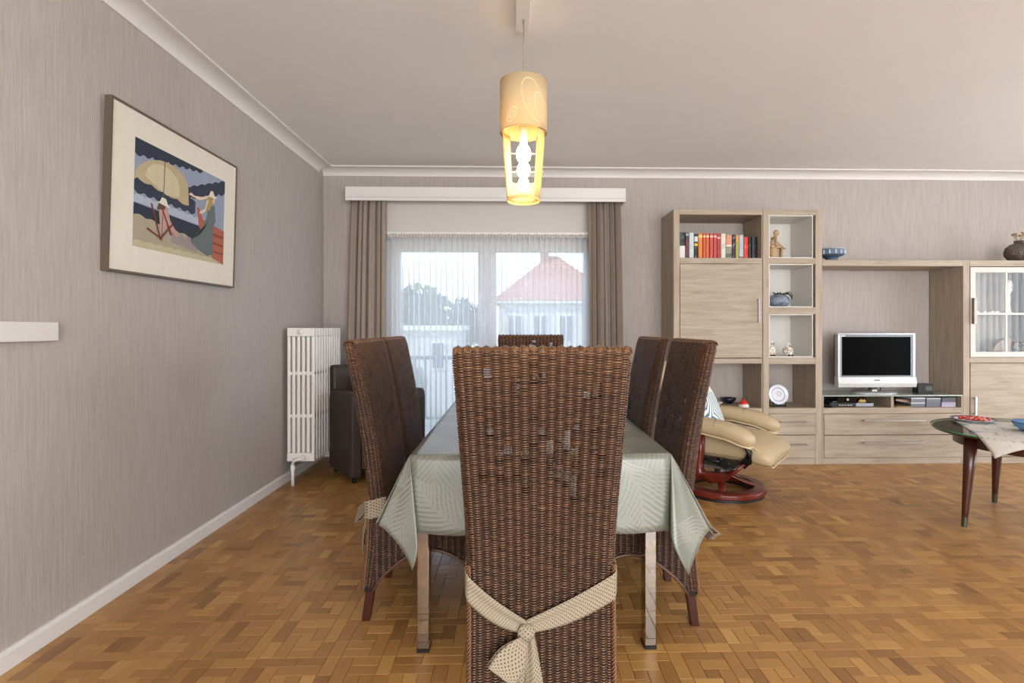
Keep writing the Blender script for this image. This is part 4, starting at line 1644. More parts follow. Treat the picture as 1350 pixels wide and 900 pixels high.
for k, bk in enumerate(BOOKS):
    z0 = 1.7825
    X0 = 1.431 + (bk[0] - 67.5) / 11.25 * 0.00655
    X1 = 1.431 + (bk[1] - 67.5) / 11.25 * 0.00655
    X0 = max(X0, 1.410)
    h, dep, yf = bk[2], 0.155 + 0.02 * ((k * 7) % 3), 4.602
    t = thing('book', bk[4], 'book', ((X0 + X1) / 2, yf + dep / 2, z0), 0, 'books on the top shelf of the bookcase')
    w = (X1 - X0) / 2 - 0.0004
    m = MB()
    sp = [(-w, -dep / 2 + 0.006)] + [(-w * math.cos(PI * q / 6), -dep / 2 + 0.006 - 0.006 * math.sin(PI * q / 6)) for q in range(1, 6)] + [(w, -dep / 2 + 0.006)]
    out = [(-w, dep / 2)] + sp + [(w, dep / 2), (w - 0.0022, dep / 2), (w - 0.0022, -dep / 2 + 0.010), (-w + 0.0022, -dep / 2 + 0.010), (-w + 0.0022, dep / 2)]
    m.prism(out, 0.0, h)
    m.build('cover', plain(bk[3], 0.4, var=0.08), t, local=True)
    B(-w + 0.0023, w - 0.0023, -dep / 2 + 0.0102, dep / 2 - 0.004, 0.003, h - 0.004).build('pages', PAGE, t, local=True)
    for ex in bk[5:]:
        kind, col, v0, v1 = ex
        mm = mat_marks('spine_print', bk[3], col) if kind == 'marks' else plain(col, 0.4)
        mb_ = MB()
        ww = w * (0.98 if kind == 'block' else 0.72)
        pp = [(-ww + 2 * ww * q / 6, -dep / 2 + 0.006 - 0.006 * math.sqrt(max(0, 1 - ((-ww + 2 * ww * q / 6) / w) ** 2)) - 0.0006) for q in range(7)]
        mb_.prism(pp + [(x, y + 0.0008) for x, y in pp[::-1]], h * v0, h * v1)
        mb_.build('spine_print', mm, t, local=True)

# ------------------------------------------------------------------ ornaments in the cubes
man = thing('artist_mannequin', 'small seated wooden artist figure on a block in the top cube', 'ornament', (2.322, 4.69, 1.79))
WD = mat_cedar('beech_figure_wood', 'a9875f', 'c9a97f', (10, 10, 10), 0.5)
MB().lathe([(0.0, 0.0), (0.034, 0.0), (0.036, 0.003), (0.036, 0.096), (0.033, 0.1), (0, 0.1)], 18, (-0.02, 0, 0)).build('block_seat', WD, man, local=True)
MB().loft([(-0.025, 0, 0.099), (-0.026, 0, 0.115), (-0.022, 0, 0.135)], [(0.020, 0.022), (0.024, 0.024), (0.014, 0.016)], 12).build('hips', WD, man, smooth=True, local=True)
MB().loft([(-0.022, 0, 0.132), (-0.022, 0, 0.155), (-0.016, 0, 0.185), (-0.008, 0, 0.200)], [(0.018, 0.018), (0.026, 0.024), (0.030, 0.024), (0.014, 0.012)], 12).build('torso', WD, man, smooth=True, local=True)
MB().loft([(-0.008, 0, 0.198), (-0.004, 0, 0.212)], 0.008, 8).ball((0.004, -0.002, 0.236), (0.024, 0.021, 0.030)).build('head', WD, man, smooth=True, local=True)
for sy in (-1, 1):
    MB().ball((-0.014, sy * 0.033, 0.188), 0.012, 10, 6).loft([(-0.014, sy * 0.036, 0.186), (-0.012, sy * 0.040, 0.160), (0.004, sy * 0.036, 0.140)], [0.009, 0.0095, 0.007], 8).loft([(0.004, sy * 0.036, 0.141), (0.035, sy * 0.028, 0.122), (0.062, sy * 0.022, 0.104)], [0.008, 0.008, 0.005], 8).loft([(0.060, sy * 0.022, 0.105), (0.075, sy * 0.02, 0.096), (0.085, sy * 0.02, 0.090)], [(0.005, 0.004), (0.008, 0.004), (0.003, 0.002)], 8).build('arm', WD, man, smooth=True, local=True)
    MB().loft([(-0.018, sy * 0.016, 0.108), (0.020, sy * 0.020, 0.112), (0.050, sy * 0.020, 0.108)], [0.012, 0.013, 0.010], 8).ball((0.052, sy * 0.02, 0.106), 0.011, 8, 6).loft([(0.052, sy * 0.02, 0.104), (0.049, sy * 0.02, 0.06), (0.044, sy * 0.02, 0.016)], [0.011, 0.0105, 0.007], 8).loft([(0.036, sy * 0.02, 0.007), (0.056, sy * 0.02, 0.008), (0.078, sy * 0.02, 0.005)], [(0.009, 0.007), (0.010, 0.008), (0.006, 0.004)], 8).build('leg', WD, man, smooth=True, local=True)

vs_ = thing('stone_vase', 'squat blue-grey vase with a dark branch collar in the second cube', 'vase', (2.350, 4.68, 1.3655))
t_ = NT('mottled_blue_glaze')
VB = t_.done(t_.bsdf(t_.ramp(t_.noise(t_.coord(), 22, 4, 0.7), [(0.3, '55606f'), (0.55, '7c8798'), (0.75, 'a1abb9')]), 0.22, 0, 0.5))
MB().lathe([(0.0, 0), (0.048, 0.0), (0.080, 0.020), (0.092, 0.052), (0.082, 0.085), (0.052, 0.108), (0.024, 0.114), (0.02, 0.105), (0, 0.10)], 28).build('body', VB, vs_, smooth=True, local=True)
m = MB()
for k in range(9):
    a = k * 2.4
    r0 = 0.02 + 0.012 * (k % 3)
    m.loft([(r0 * math.cos(a), r0 * math.sin(a), 0.108), (r0 * 1.6 * math.cos(a + 0.7), r0 * 1.6 * math.sin(a + 0.7), 0.132 - 0.002 * k), (r0 * 2.1 * math.cos(a + 1.4), r0 * 2.0 * math.sin(a + 1.4) - 0.01, 0.108)], [0.004, 0.0055, 0.0025], 6)
m.loft([(0.03, -0.03, 0.115), (0.062, -0.04, 0.118), (0.088, -0.04, 0.095), (0.096, -0.035, 0.062)], [0.006, 0.007, 0.007, 0.002], 6)
m.loft([(0.04, -0.02, 0.125), (0.085, -0.02, 0.135), (0.110, -0.02, 0.105), (0.112, -0.02, 0.07)], [0.003, 0.004, 0.003, 0.002], 6)
m.build('branch_collar', plain('2c302a', 0.5, var=0.3), vs_, smooth=True, local=True)

OWL = mat_cells('speckled_owl_glaze', '3d372f', 'e0d8c8', 95, 0.42)
OWLW = plain('e2dccd', 0.35)


def owl(x, y, z, h, fat, label, turn):
    t = thing('owl_figurine', label, 'ornament', (x, y, z), turn, 'pottery owls in the third cube')
    f = fat
    MB().lathe([(0.0, 0.004), (0.020 * f, 0.004), (0.030 * f, 0.2 * h), (0.032 * f, 0.4 * h), (0.026 * f, 0.62 * h), (0.014 * f, 0.72 * h), (0, 0.74 * h)], 18).build('body', OWL, t, smooth=True, local=True)
    hd = MB().ball((0, -0.002, 0.77 * h), (0.024 * f ** 0.5, 0.022 * f ** 0.5, 0.22 * h))
    for s in (-1, 1):
        hd.loft([(s * 0.012, 0, 0.92 * h), (s * 0.018, 0, 1.0 * h), (s * 0.020, 0, 1.04 * h)], [0.007, 0.004, 0.001], 6)
    hd_ = hd.build('head', OWLW, t, smooth=True, local=True)
    for s in (-1, 1):
        MB().lathe([(0.0, 0.0), (0.0095, 0.0), (0.0095, 0.004), (0, 0.005)], 12, (s * 0.0095, -0.029 * f ** 0.5 + 0.004, 0.80 * h), 'y').build('eye_ring', BLACK, hd_, local=True)
        MB().ball((s * 0.0095, -0.0285 * f ** 0.5 + 0.0045, 0.80 * h), (0.006, 0.003, 0.006), 8, 6).build('eye', OWLW, hd_, smooth=True, local=True)
        MB().loft([(s * 0.028 * f, 0.004, 0.6 * h), (s * 0.036 * f, 0.004, 0.38 * h), (s * 0.030 * f, 0.006, 0.14 * h)], [(0.006, 0.014), (0.008, 0.018), (0.004, 0.008)], 8).build('wing', OWL, t, smooth=True, local=True)
        MB().ball((s * 0.012 * f, -0.022 * f, 0.006), (0.010, 0.013, 0.006), 8, 6).build('foot', BLACK, t, smooth=True, local=True)
    MB().loft([(0, -0.024 * f ** 0.5, 0.77 * h), (0, -0.031 * f ** 0.5, 0.74 * h), (0, -0.030 * f ** 0.5, 0.71 * h)], [0.005, 0.004, 0.001], 6).build('beak', BLACK, hd_, smooth=True, local=True)


owl(2.236, 4.60, 0.9335, 0.135, 1.2, 'upright speckled white owl figurine, left of the pair in the third cube', 0.2)
owl(2.384, 4.59, 0.9335, 0.112, 1.35, 'squat speckled white owl figurine, right of the pair in the third cube', 0.35)

pl = thing('display_plate', 'white plate with blue rings propped on a black stand in the lower cube', 'plate', (2.308, 4.62, 0.487))
PW, PBL = plain('d9dbe2', 0.25, var=0.02), plain('6f78a8', 0.3)


def disc(mb, rings, tilt, c):
    ct_, st_ = math.cos(tilt), math.sin(tilt)
    t2 = MB().lathe(rings, 36, caps=rings[0][0] == 0)
    mb.add([(x + c[0], -z * ct_ + y * st_ + c[1], y * ct_ + z * st_ + c[2]) for x, y, z in t2.v], [f[::-1] for f in t2.f])
    return mb


PC, TL = (0, 0.0, 0.105), 0.22
disc(MB(), [(0, 0), (0.055, 0.0), (0.087, 0.012), (0.088, 0.015), (0.056, 0.004), (0, 0.003)], TL, PC).build('plate_body', PW, pl, smooth=False, local=True)
disc(MB(), [(0.056, 0.0045), (0.061, 0.0066), (0.061, 0.0074), (0.056, 0.0055)], TL, PC).build('blue_ring', PBL, pl, local=True)
disc(MB(), [(0.084, 0.0142), (0.088, 0.0158), (0.088, 0.0166), (0.084, 0.0150)], TL, PC).build('rim_ring', plain('a9afcb', 0.3), pl, local=True)
m = MB()
for k in range(7):
    a = 0.5 + k * 0.9
    m.lathe([(0, 0.0), (0.009, 0.0), (0.009, 0.0008), (0, 0.0008)], 8, (0.010 + 0.018 * math.cos(a), 0.008 + 0.018 * math.sin(a), 0.0034))
m2 = MB()
m2.add([(x, -z * math.cos(TL) + y * math.sin(TL), y * math.cos(TL) + z * math.sin(TL) + PC[2]) for x, y, z in m.v], [f[::-1] for f in m.f])
m2.build('flower_print', plain('b7c0b8', 0.3), pl, local=True)
m = MB()
for s in (-1, 1):
    m.loft([(s * 0.055, -0.030, 0.045), (s * 0.055, -0.034, 0.016), (s * 0.055, -0.034, 0.005)], 0.005, 6).loft([(s * 0.055, -0.034, 0.006), (s * 0.052, 0.06, 0.006)], 0.005, 6)
    m.loft([(s * 0.052, 0.058, 0.006), (s * 0.04, 0.034, 0.10)], 0.004, 6)
m.loft([(-0.055, -0.02, 0.010), (0.055, -0.02, 0.010)], 0.006, 6).loft([(-0.04, 0.036, 0.09), (0.04, 0.036, 0.09)], 0.004, 6)
m.build('stand', BLACK, pl, local=True)

# low niche of the bookcase: bowl, red fish, white bird, dried posy
nb = MB().lathe([(0, 0.004), (0.025, 0.0), (0.03, 0.003), (0.056, 0.028), (0.066, 0.054), (0.062, 0.054), (0.050, 0.030), (0.02, 0.010), (0, 0.010)], 28, (1.955, 4.82, 0.4872), sy=0.9).build('bowl', plain('1c2238', 0.2), None, smooth=True)
tag(nb, 'small dark navy bowl in the bottom niche of the bookcase', 'bowl')
fs_ = thing('fish_ornament', 'small red and white ornament right of the navy bowl', 'ornament', (1.995, 4.60, 0.4872), 0.3)
MB().lathe([(0.0, 0.0), (0.044, 0.0), (0.048, 0.006), (0.044, 0.022), (0.038, 0.030), (0, 0.032)], 20).build('white_base', plain('e4dcd4', 0.3), fs_, smooth=True, local=True)
MB().lathe([(0.043, 0.018), (0.042, 0.028), (0.026, 0.052), (0.010, 0.066), (0.0, 0.067)], 20, sy=0.9).loft([(-0.012, 0, 0.058), (-0.018, 0, 0.074), (-0.014, 0, 0.082)], [0.006, 0.005, 0.002], 6).build('red_cap', plain('c8352a', 0.3), fs_, smooth=True, local=True)
MB().loft([(0.03, 0, 0.035), (0.05, 0, 0.032), (0.058, 0.0, 0.022)], [0.008, 0.006, 0.002], 6).build('fin', plain('c8352a', 0.3), fs_, smooth=True, local=True)
bd = thing('bird_ornament', 'little white flower-like ornament left of the navy bowl', 'ornament', (1.815, 4.70, 0.4872))
m = MB()
for k in range(6):
    a = k * PI / 3
    m.loft([(0, 0, 0.018), (0.018 * math.cos(a), 0.018 * math.sin(a), 0.026), (0.034 * math.cos(a), 0.034 * math.sin(a), 0.024)], [0.004, 0.010, 0.003], 7)
m.lathe([(0.0, 0.0), (0.014, 0.0), (0.010, 0.018), (0, 0.02)], 10)
m.build('petals', plain('e2dfd8', 0.4), bd, smooth=True, local=True)
ps = thing('dried_posy', 'mossy yellow-brown dried posy at the back of the bottom niche', 'plant', (1.70, 4.72, 0.4872))
MB().lathe([(0.0, 0.0), (0.035, 0.0), (0.045, 0.05), (0.04, 0.08), (0, 0.08)], 16).build('pot', plain('7c6a4a', 0.7), ps, smooth=True, local=True)
m = MB()
for k in range(120):
    a, b_ = rnd.random() * 6.28, rnd.random()
    r = 0.058 * math.sqrt(rnd.random())
    m.ball((r * math.cos(a), r * math.sin(a), 0.08 + 0.15 * b_ * (1 - r / 0.09)), 0.012, 5, 4)
m.build('dried_flowers', plain('8b7a3e', 0.9, var=0.4, scale=60), ps, kind='stuff', local=True)

# on the bridge and the display cabinet
bw = thing('footed_bowl', 'blue footed bowl with white relief figures on the bridge shelf', 'bowl', (2.775, 4.60, 1.768))
JB = plain('5f7188', 0.5, var=0.08)
MB().lathe([(0, 0.002), (0.05, 0.0), (0.052, 0.008), (0.046, 0.018), (0.060, 0.030), (0.098, 0.046), (0.100, 0.050)], 36, caps=False).build('foot', plain('3f556b', 0.5), bw, smooth=True, local=True)
MB().lathe([(0.100, 0.048), (0.104, 0.052), (0.104, 0.098), (0.099, 0.098), (0.097, 0.054), (0, 0.05)], 36).build('band', JB, bw, local=True)
MB().lathe([(0.1045, 0.098), (0.106, 0.102), (0.104, 0.107), (0.099, 0.107), (0.098, 0.098)], 36, caps=False).build('rim', plain('a8ada4', 0.5), bw, local=True)
m = MB()
for k in range(14):
    a = k * 2 * PI / 14
    m.loft([(0.105 * math.cos(a), 0.105 * math.sin(a), 0.055), (0.106 * math.cos(a), 0.106 * math.sin(a), 0.074), (0.105 * math.cos(a), 0.105 * math.sin(a), 0.090)], [0.009, 0.007, 0.004], 6)
m.build('relief_figures', plain('c9cdd2', 0.6), bw, smooth=True, local=True)

rv = thing('ribbed_vase', 'round ribbed grey-brown vase with dried flowers on the display cabinet', 'vase', (4.46, 4.60, 1.768))
m = MB()
NN = 44
prof = [(0.045, 0.0), (0.075, 0.018), (0.098, 0.052), (0.102, 0.085), (0.090, 0.122), (0.060, 0.150), (0.034, 0.160), (0.030, 0.176), (0.038, 0.182)]
vs, fs = [], []
for r, h in prof:
    for i in range(NN * 2):
        rr = r + (0.0022 if i % 2 else -0.0022) * min(1, r / 0.08)
        a = PI * i / NN + h * 3
        vs.append((rr * math.cos(a), rr * math.sin(a), h))
for j in range(len(prof) - 1):
    for i in range(NN * 2):
        q = (i + 1) % (NN * 2)
        fs.append((j * NN * 2 + i, j * NN * 2 + q, (j + 1) * NN * 2 + q, (j + 1) * NN * 2 + i))
m.add(vs, fs)
m.build('body', plain('5f5650', 0.28, 0.3, var=0.2), rv, local=True)
m = MB()
for k in range(9):
    a = k * 2.3
    m.loft([(0.01 * math.cos(a), 0.01 * math.sin(a), 0.15), (0.022 * math.cos(a), 0.022 * math.sin(a), 0.2), (0.04 * math.cos(a), 0.04 * math.sin(a), 0.225 + 0.008 * (k % 3))], [0.002, 0.002, 0.002], 5)
    m.ball((0.04 * math.cos(a), 0.04 * math.sin(a), 0.232 + 0.008 * (k % 3)), 0.011, 7, 5)
m.build('dried_flowers', plain('a58a62', 0.9, var=0.3), rv, smooth=True, local=True)

bust = thing('white_bust', 'white sculpted head on a slim neck behind the cabinet glass', 'sculpture', (4.43, 4.68, 1.304))
WS = plain('e3dfd6', 0.5)
MB().lathe([(0, 0), (0.04, 0.0), (0.042, 0.01), (0.026, 0.03), (0.02, 0.08), (0.022, 0.13), (0.018, 0.17)], 18).build('plinth', WS, bust, smooth=True, local=True)
m = MB().loft([(0.0, 0.0, 0.165), (-0.002, 0, 0.19), (0, -0.006, 0.215), (0, -0.004, 0.255), (0, 0.002, 0.29), (0, 0.004, 0.305)], [(0.018, 0.020), (0.020, 0.024), (0.032, 0.036), (0.037, 0.043), (0.030, 0.036), (0.010, 0.012)], 16, up=(0, 1, 0))
m.loft([(0, -0.040, 0.262), (0, -0.056, 0.238), (0, -0.044, 0.230)], [0.004, 0.007, 0.004], 6)
m.build('head', WS, bust, smooth=True, local=True)
for k, xx in enumerate((4.03, 4.10, 4.165, 4.215)):
    t = thing('shell', ('first', 'second', 'third', 'fourth')[k] + ' from left of the small white shells on the glass shelf', 'shell', (xx + 0.035, 4.585, 1.3045), k * 1.1, 'white shells on the glass shelf')
    MB().loft([(-0.03, 0, 0.008), (-0.01, 0.0, 0.014), (0.012, 0, 0.012), (0.032, 0, 0.005)], [0.003, 0.014, 0.010, 0.002], 8).build('shell_body', WS, t, smooth=True, local=True)
cl = thing('chair_reflection', 'brown round-topped stand-in for a chair reflected in the display cabinet glass', 'clock', (4.41, 4.66, 0.922))  # solid shape added in place of a round-backed chair's reflection
m = MB()
arc = [(-0.16, 0.0)] + [(-0.16 * math.cos(PI * k / 14), 0.02 + 0.145 * math.sin(PI * k / 14)) for k in range(15)] + [(0.16, 0.0)]
m.prism(arc, -0.03, 0.03, 'y')
m.build('case', mat_cedar('reflected_brown', '5a3f28', '7d5a3c', (4, 4, 4), 0.35), cl, bevel=0.004, local=True)
m = MB().ball((0.06, -0.04, 0.085), (0.05, 0.016, 0.05)).loft([(0.025, -0.045, 0.125), (0.018, -0.045, 0.145)], [0.010, 0.002], 6).loft([(0.095, -0.045, 0.125), (0.102, -0.045, 0.145)], [0.010, 0.002], 6)
m.build('reflected_face', mat_cells('reflected_face_mottle', '6c6650', '2e2a22', 60, 0.4), cl, smooth=True, local=True)

# ------------------------------------------------------------------ television and electronics
tv = thing('television', 'silver flat screen television on its pedestal above the low unit', 'television', (3.195, 4.66, 0.597))
x0, x1, zb, zt_ = 2.847, 3.543, 0.655, 1.133
yf = 4.62
m = MB()
m.box(x0, x1, yf, yf + 0.05, 1.118, zt_).box(x0, x0 + 0.022, yf, yf + 0.05, 0.745, 1.118).box(x1 - 0.022, x1, yf, yf + 0.05, 0.745, 1.118)
m.build('bezel', SILVER, tv, bevel=0.003)
m = MB()
m.box(x0 + 0.022, x1 - 0.022, yf + 0.006, yf + 0.03, 1.100, 1.118).box(x0 + 0.022, x0 + 0.038, yf + 0.006, yf + 0.03, 0.758, 1.100)
m.box(x1 - 0.038, x1 - 0.022, yf + 0.006, yf + 0.03, 0.758, 1.100).box(x0 + 0.022, x1 - 0.022, yf + 0.006, yf + 0.03, 0.745, 0.758)
m.build('inner_frame', plain('7f868e', 0.35, 0.3), tv)
m = MB()
m.prism([(yf - 0.004, 0.745), (yf - 0.016, 0.690), (yf - 0.008, zb), (yf + 0.05, zb), (yf + 0.05, 0.745)], x0 - 0.004, x1 + 0.004, 'x')
lowp = m.build('speaker_bar', plain('cfcfcf', 0.35, 0.25), tv, bevel=0.003)
B(3.165, 3.215, yf - 0.0135, yf - 0.0105, 0.714, 0.722).build('maker_mark', plain('4c4c4e', 0.4), lowp)
B(x0 + 0.030, x0 + 0.066, yf + 0.0045, yf + 0.0062, 1.105, 1.112).build('series_mark', plain('f0f0f0', 0.4), tv)
B(x0 + 0.036, x1 - 0.036, yf + 0.012, yf + 0.03, 0.757, 1.102).build('screen', plain('010101', 0.35, spec=0.04), tv)
m = MB().box(x0 + 0.01, x1 - 0.01, yf + 0.05, yf + 0.085, 0.67, 1.12)
m.build('rear_housing', plain('3a3632', 0.6), tv, bevel=0.01)
m = MB().lathe([(0.0, 0.597), (0.20, 0.597), (0.205, 0.603), (0.18, 0.611), (0.07, 0.616), (0, 0.617)], 40, (3.195, 4.66, 0), sy=0.55)
ped = m.build('pedestal', SILVER, tv, smooth=True)
MB().lathe([(0.05, 0.612), (0.034, 0.63), (0.034, 0.66)], 24, (3.195, 4.68, 0)).build('pedestal_neck', CHROME, ped, smooth=True)
m = MB().loft([(3.3, 4.70, 0.68), (3.27, 4.68, 0.64), (3.29, 4.72, 0.605), (3.4, 4.78, 0.6015)], 0.004, 6)
m.build('cable', BLACK, tv, smooth=True)

cr = thing('clock_radio', 'small black clock radio beside the television', 'clock', (3.64, 4.66, 0.597), -0.15)
MB().prism([(-0.05, 0), (-0.038, 0.085), (0.05, 0.085), (0.05, 0)], -0.062, 0.062, 'x').build('case', BLACK, cr, bevel=0.003, local=True)
m = MB()
m.hexa([(0.0, -0.0495, 0.03), (0.05, -0.0495, 0.03), (0.05, -0.044, 0.03), (0.0, -0.044, 0.03)], [(0.0, -0.0435, 0.066), (0.05, -0.0435, 0.066), (0.05, -0.038, 0.066), (0.0, -0.038, 0.066)])
m.build('display', plain('59625c', 0.2), cr, local=True)

NZ = 0.4872
dv = thing('dvd_player', 'flat black disc player with silver panel in the left media niche', 'player', (2.98, 4.70, NZ))
B(-0.23, 0.16, -0.12, 0.13, 0.004, 0.036).build('case', plain('26272a', 0.4), dv, bevel=0.002, local=True)
B(0.0, 0.155, -0.124, -0.12, 0.006, 0.033).build('front_panel', plain('a9b0bb', 0.3, 0.4), dv, local=True)
m = MB()
for k in range(5):
    m.box(-0.15 + k * 0.025, -0.135 + k * 0.025, -0.1225, -0.12, 0.012, 0.020)
m.build('button', SILVER, dv, local=True)
for s in (-0.2, 0.13):
    B(s, s + 0.02, -0.1, -0.08, 0, 0.004).build('foot', BLACK, dv, local=True)
st = thing('set_top_box', 'small glossy black receiver resting on the disc player', 'receiver', (2.93, 4.70, NZ + 0.036))
B(-0.095, 0.16, -0.10, 0.09, 0.0, 0.046).build('case', BLACKGLOSS, st, bevel=0.003, local=True)
MB().lathe([(0.0, -0.004), (0.010, -0.004), (0.012, 0.0)], 14, (-0.01, -0.10, 0.026), 'y').build('dial', SILVER, st, local=True)
orn = thing('brass_ornament', 'little golden ornament in front of the receiver', 'ornament', (3.04, 4.588, NZ + 0.036))
m = MB()
for k in range(7):
    m.loft([(-0.03 + k * 0.01, 0, 0.0), (-0.026 + k * 0.009, 0, 0.018 + 0.008 * (k % 3)), (-0.02 + k * 0.007, 0.0, 0.026 + 0.006 * (k % 2))], [0.007, 0.006, 0.003], 6)
m.build('figure', plain('c9a766', 0.35, 0.4), orn, smooth=True, local=True)
rm = thing('remote_control', 'black remote control lying at the left of the disc player', 'remote', (2.715, 4.60, NZ), 0.5)
B(-0.02, 0.02, -0.075, 0.075, 0.0, 0.018).build('case', BLACK, rm, bevel=0.004, local=True)
m = MB()
for k in range(6):
    for j in range(3):
        m.box(-0.012 + j * 0.009, -0.006 + j * 0.009, -0.05 + k * 0.018, -0.042 + k * 0.018, 0.018, 0.0195)
m.build('button', plain('5a5a5c', 0.5), rm, local=True)
rm2 = thing('flat_adapter', 'thin black adapter lying flat on the disc player', 'adapter', (2.80, 4.65, NZ + 0.036), 0.3)
B(-0.04, 0.025, -0.05, 0.05, 0.0, 0.012).build('case', plain('1b1b1d', 0.35), rm2, bevel=0.002, local=True)

cb = thing('cable_bundle', 'loose bundle of dark cables in the right media niche', 'cable', (3.37, 4.66, NZ))
m = MB()
for k in range(5):
    pth = []
    for q in range(22):
        a = q * 0.55 + k
        pth.append((-0.01 + 0.045 * math.cos(a) * (0.6 + 0.08 * k), 0.04 * math.sin(a) + 0.01 * k, 0.010 + 0.009 * k + 0.004 * math.sin(a * 1.7)))
    m.loft(pth, 0.0042, 6)
m.build('cable_coil', plain('1f1a17', 0.5), cb, smooth=True, local=True)
fo = thing('wooden_fan', 'closed slatted brown fan leaning over the cables', 'fan', (3.42, 4.59, NZ))
m = MB()
for k in range(6):
    m.hexa([(-0.09 + 0.005 * k, -0.02 + 0.006 * k, 0.055), (0.07, -0.01 + 0.004 * k, 0.028 + 0.004 * k), (0.07, -0.007 + 0.004 * k, 0.028 + 0.004 * k), (-0.09 + 0.005 * k, -0.017 + 0.006 * k, 0.055)],
           [(-0.09 + 0.005 * k, -0.02 + 0.006 * k, 0.066), (0.07, -0.01 + 0.004 * k, 0.038 + 0.004 * k), (0.07, -0.007 + 0.004 * k, 0.038 + 0.004 * k), (-0.09 + 0.005 * k, -0.017 + 0.006 * k, 0.066)])
m.build('fan_slats', mat_cedar('fan_wood', '8a6a58', 'b08f7c', (4, 4, 4), 0.5), fo, local=True)
ey = thing('envelope', 'yellowish padded envelope lying under the cables', 'envelope', (3.38, 4.60, NZ), 0.1)
B(-0.07, 0.07, -0.05, 0.16, 0.0, 0.006).build('paper', plain('a98a4c', 0.8), ey, local=True)


def media_box(x, w, z0, h, c, label, lid=None):
    t = thing('storage_box', label, 'box', (x, 4.63, z0), 0, 'storage boxes in the right media niche')
    B(-w / 2, w / 2, -0.075, 0.10, 0.0, h * 0.70).build('box_base', plain(c, 0.4), t, bevel=0.0015, local=True)
    B(-w / 2 - 0.001, w / 2 + 0.001, -0.077, 0.102, h * 0.70, h).build('box_lid', plain(lid or c, 0.4), t, bevel=0.0015, local=True)


media_box(3.515, 0.125, NZ, 0.042, '6a6c74', 'grey box with silver lid, lower of the left pair', 'b9bcc4')
media_box(3.517, 0.125, NZ + 0.042, 0.042, '74767e', 'grey box with pale lid, upper of the left pair', 'c6c6c8')
media_box(3.652, 0.125, NZ, 0.042, '5f616a', 'plain slate grey box, lower of the middle pair')
media_box(3.655, 0.125, NZ + 0.042, 0.038, '6c6e78', 'slate grey box with silver lid, upper of the middle pair', 'b4b6bc')
media_box(3.790, 0.125, NZ, 0.044, 'a59bb4', 'lilac box, lower of the right pair')
media_box(3.790, 0.122, NZ + 0.044, 0.040, '484c54', 'dark grey box, upper of the right pair')

# ------------------------------------------------------------------ tan leather recliner (local +x is forward)
rc = thing('recliner', 'tan leather swivel recliner on a red wooden ring base', 'armchair', (1.49, 3.82, 0), math.radians(-40))
rc.scale = (1, 1, 0.955)
m = MB()
rp = [(0.215, 0.020), (0.300, 0.020), (0.305, 0.030), (0.305, 0.052), (0.292, 0.066), (0.228, 0.066), (0.215, 0.056), (0.215, 0.020)]
m.lathe(rp, 56)
m.f = [f for f in m.f if len(f) == 4]
base = m.build('base_ring', MAHOG, rc, smooth=False, bevel=0.003, local=True)
m = MB()
m.lathe([(0.225, 0.0), (0.295, 0.0), (0.295, 0.020), (0.225, 0.020), (0.225, 0.0)], 48)
m.f = [f for f in m.f if len(f) == 4]
m.build('rubber_ring', BLACK, base, local=True)
m = MB()
for a in (0.35, PI / 2 + 0.35, PI + 0.35, -PI / 2 + 0.35):
    c, s = math.cos(a), math.sin(a)
    m.loft([(0.235 * c, 0.235 * s, 0.06), (0.16 * c, 0.16 * s, 0.085), (0.08 * c, 0.08 * s, 0.12), (0.0, 0, 0.135)], [(0.022, 0.008), (0.024, 0.008), (0.028, 0.009), (0.03, 0.01)], 8, 4)
m.build('base_spider', MAHOG, rc, smooth=True, local=True)
MB().lathe([(0, 0.13), (0.045, 0.13), (0.045, 0.20), (0.03, 0.22), (0.03, 0.29), (0, 0.29)], 20).build('column', plain('5d5d5f', 0.35, 0.8), rc, local=True)
B(-0.14, 0.16, -0.2, 0.2, 0.215, 0.235).build('mechanism_plate', plain('7d7c7a', 0.4, 0.6), rc, bevel=0.004, local=True)
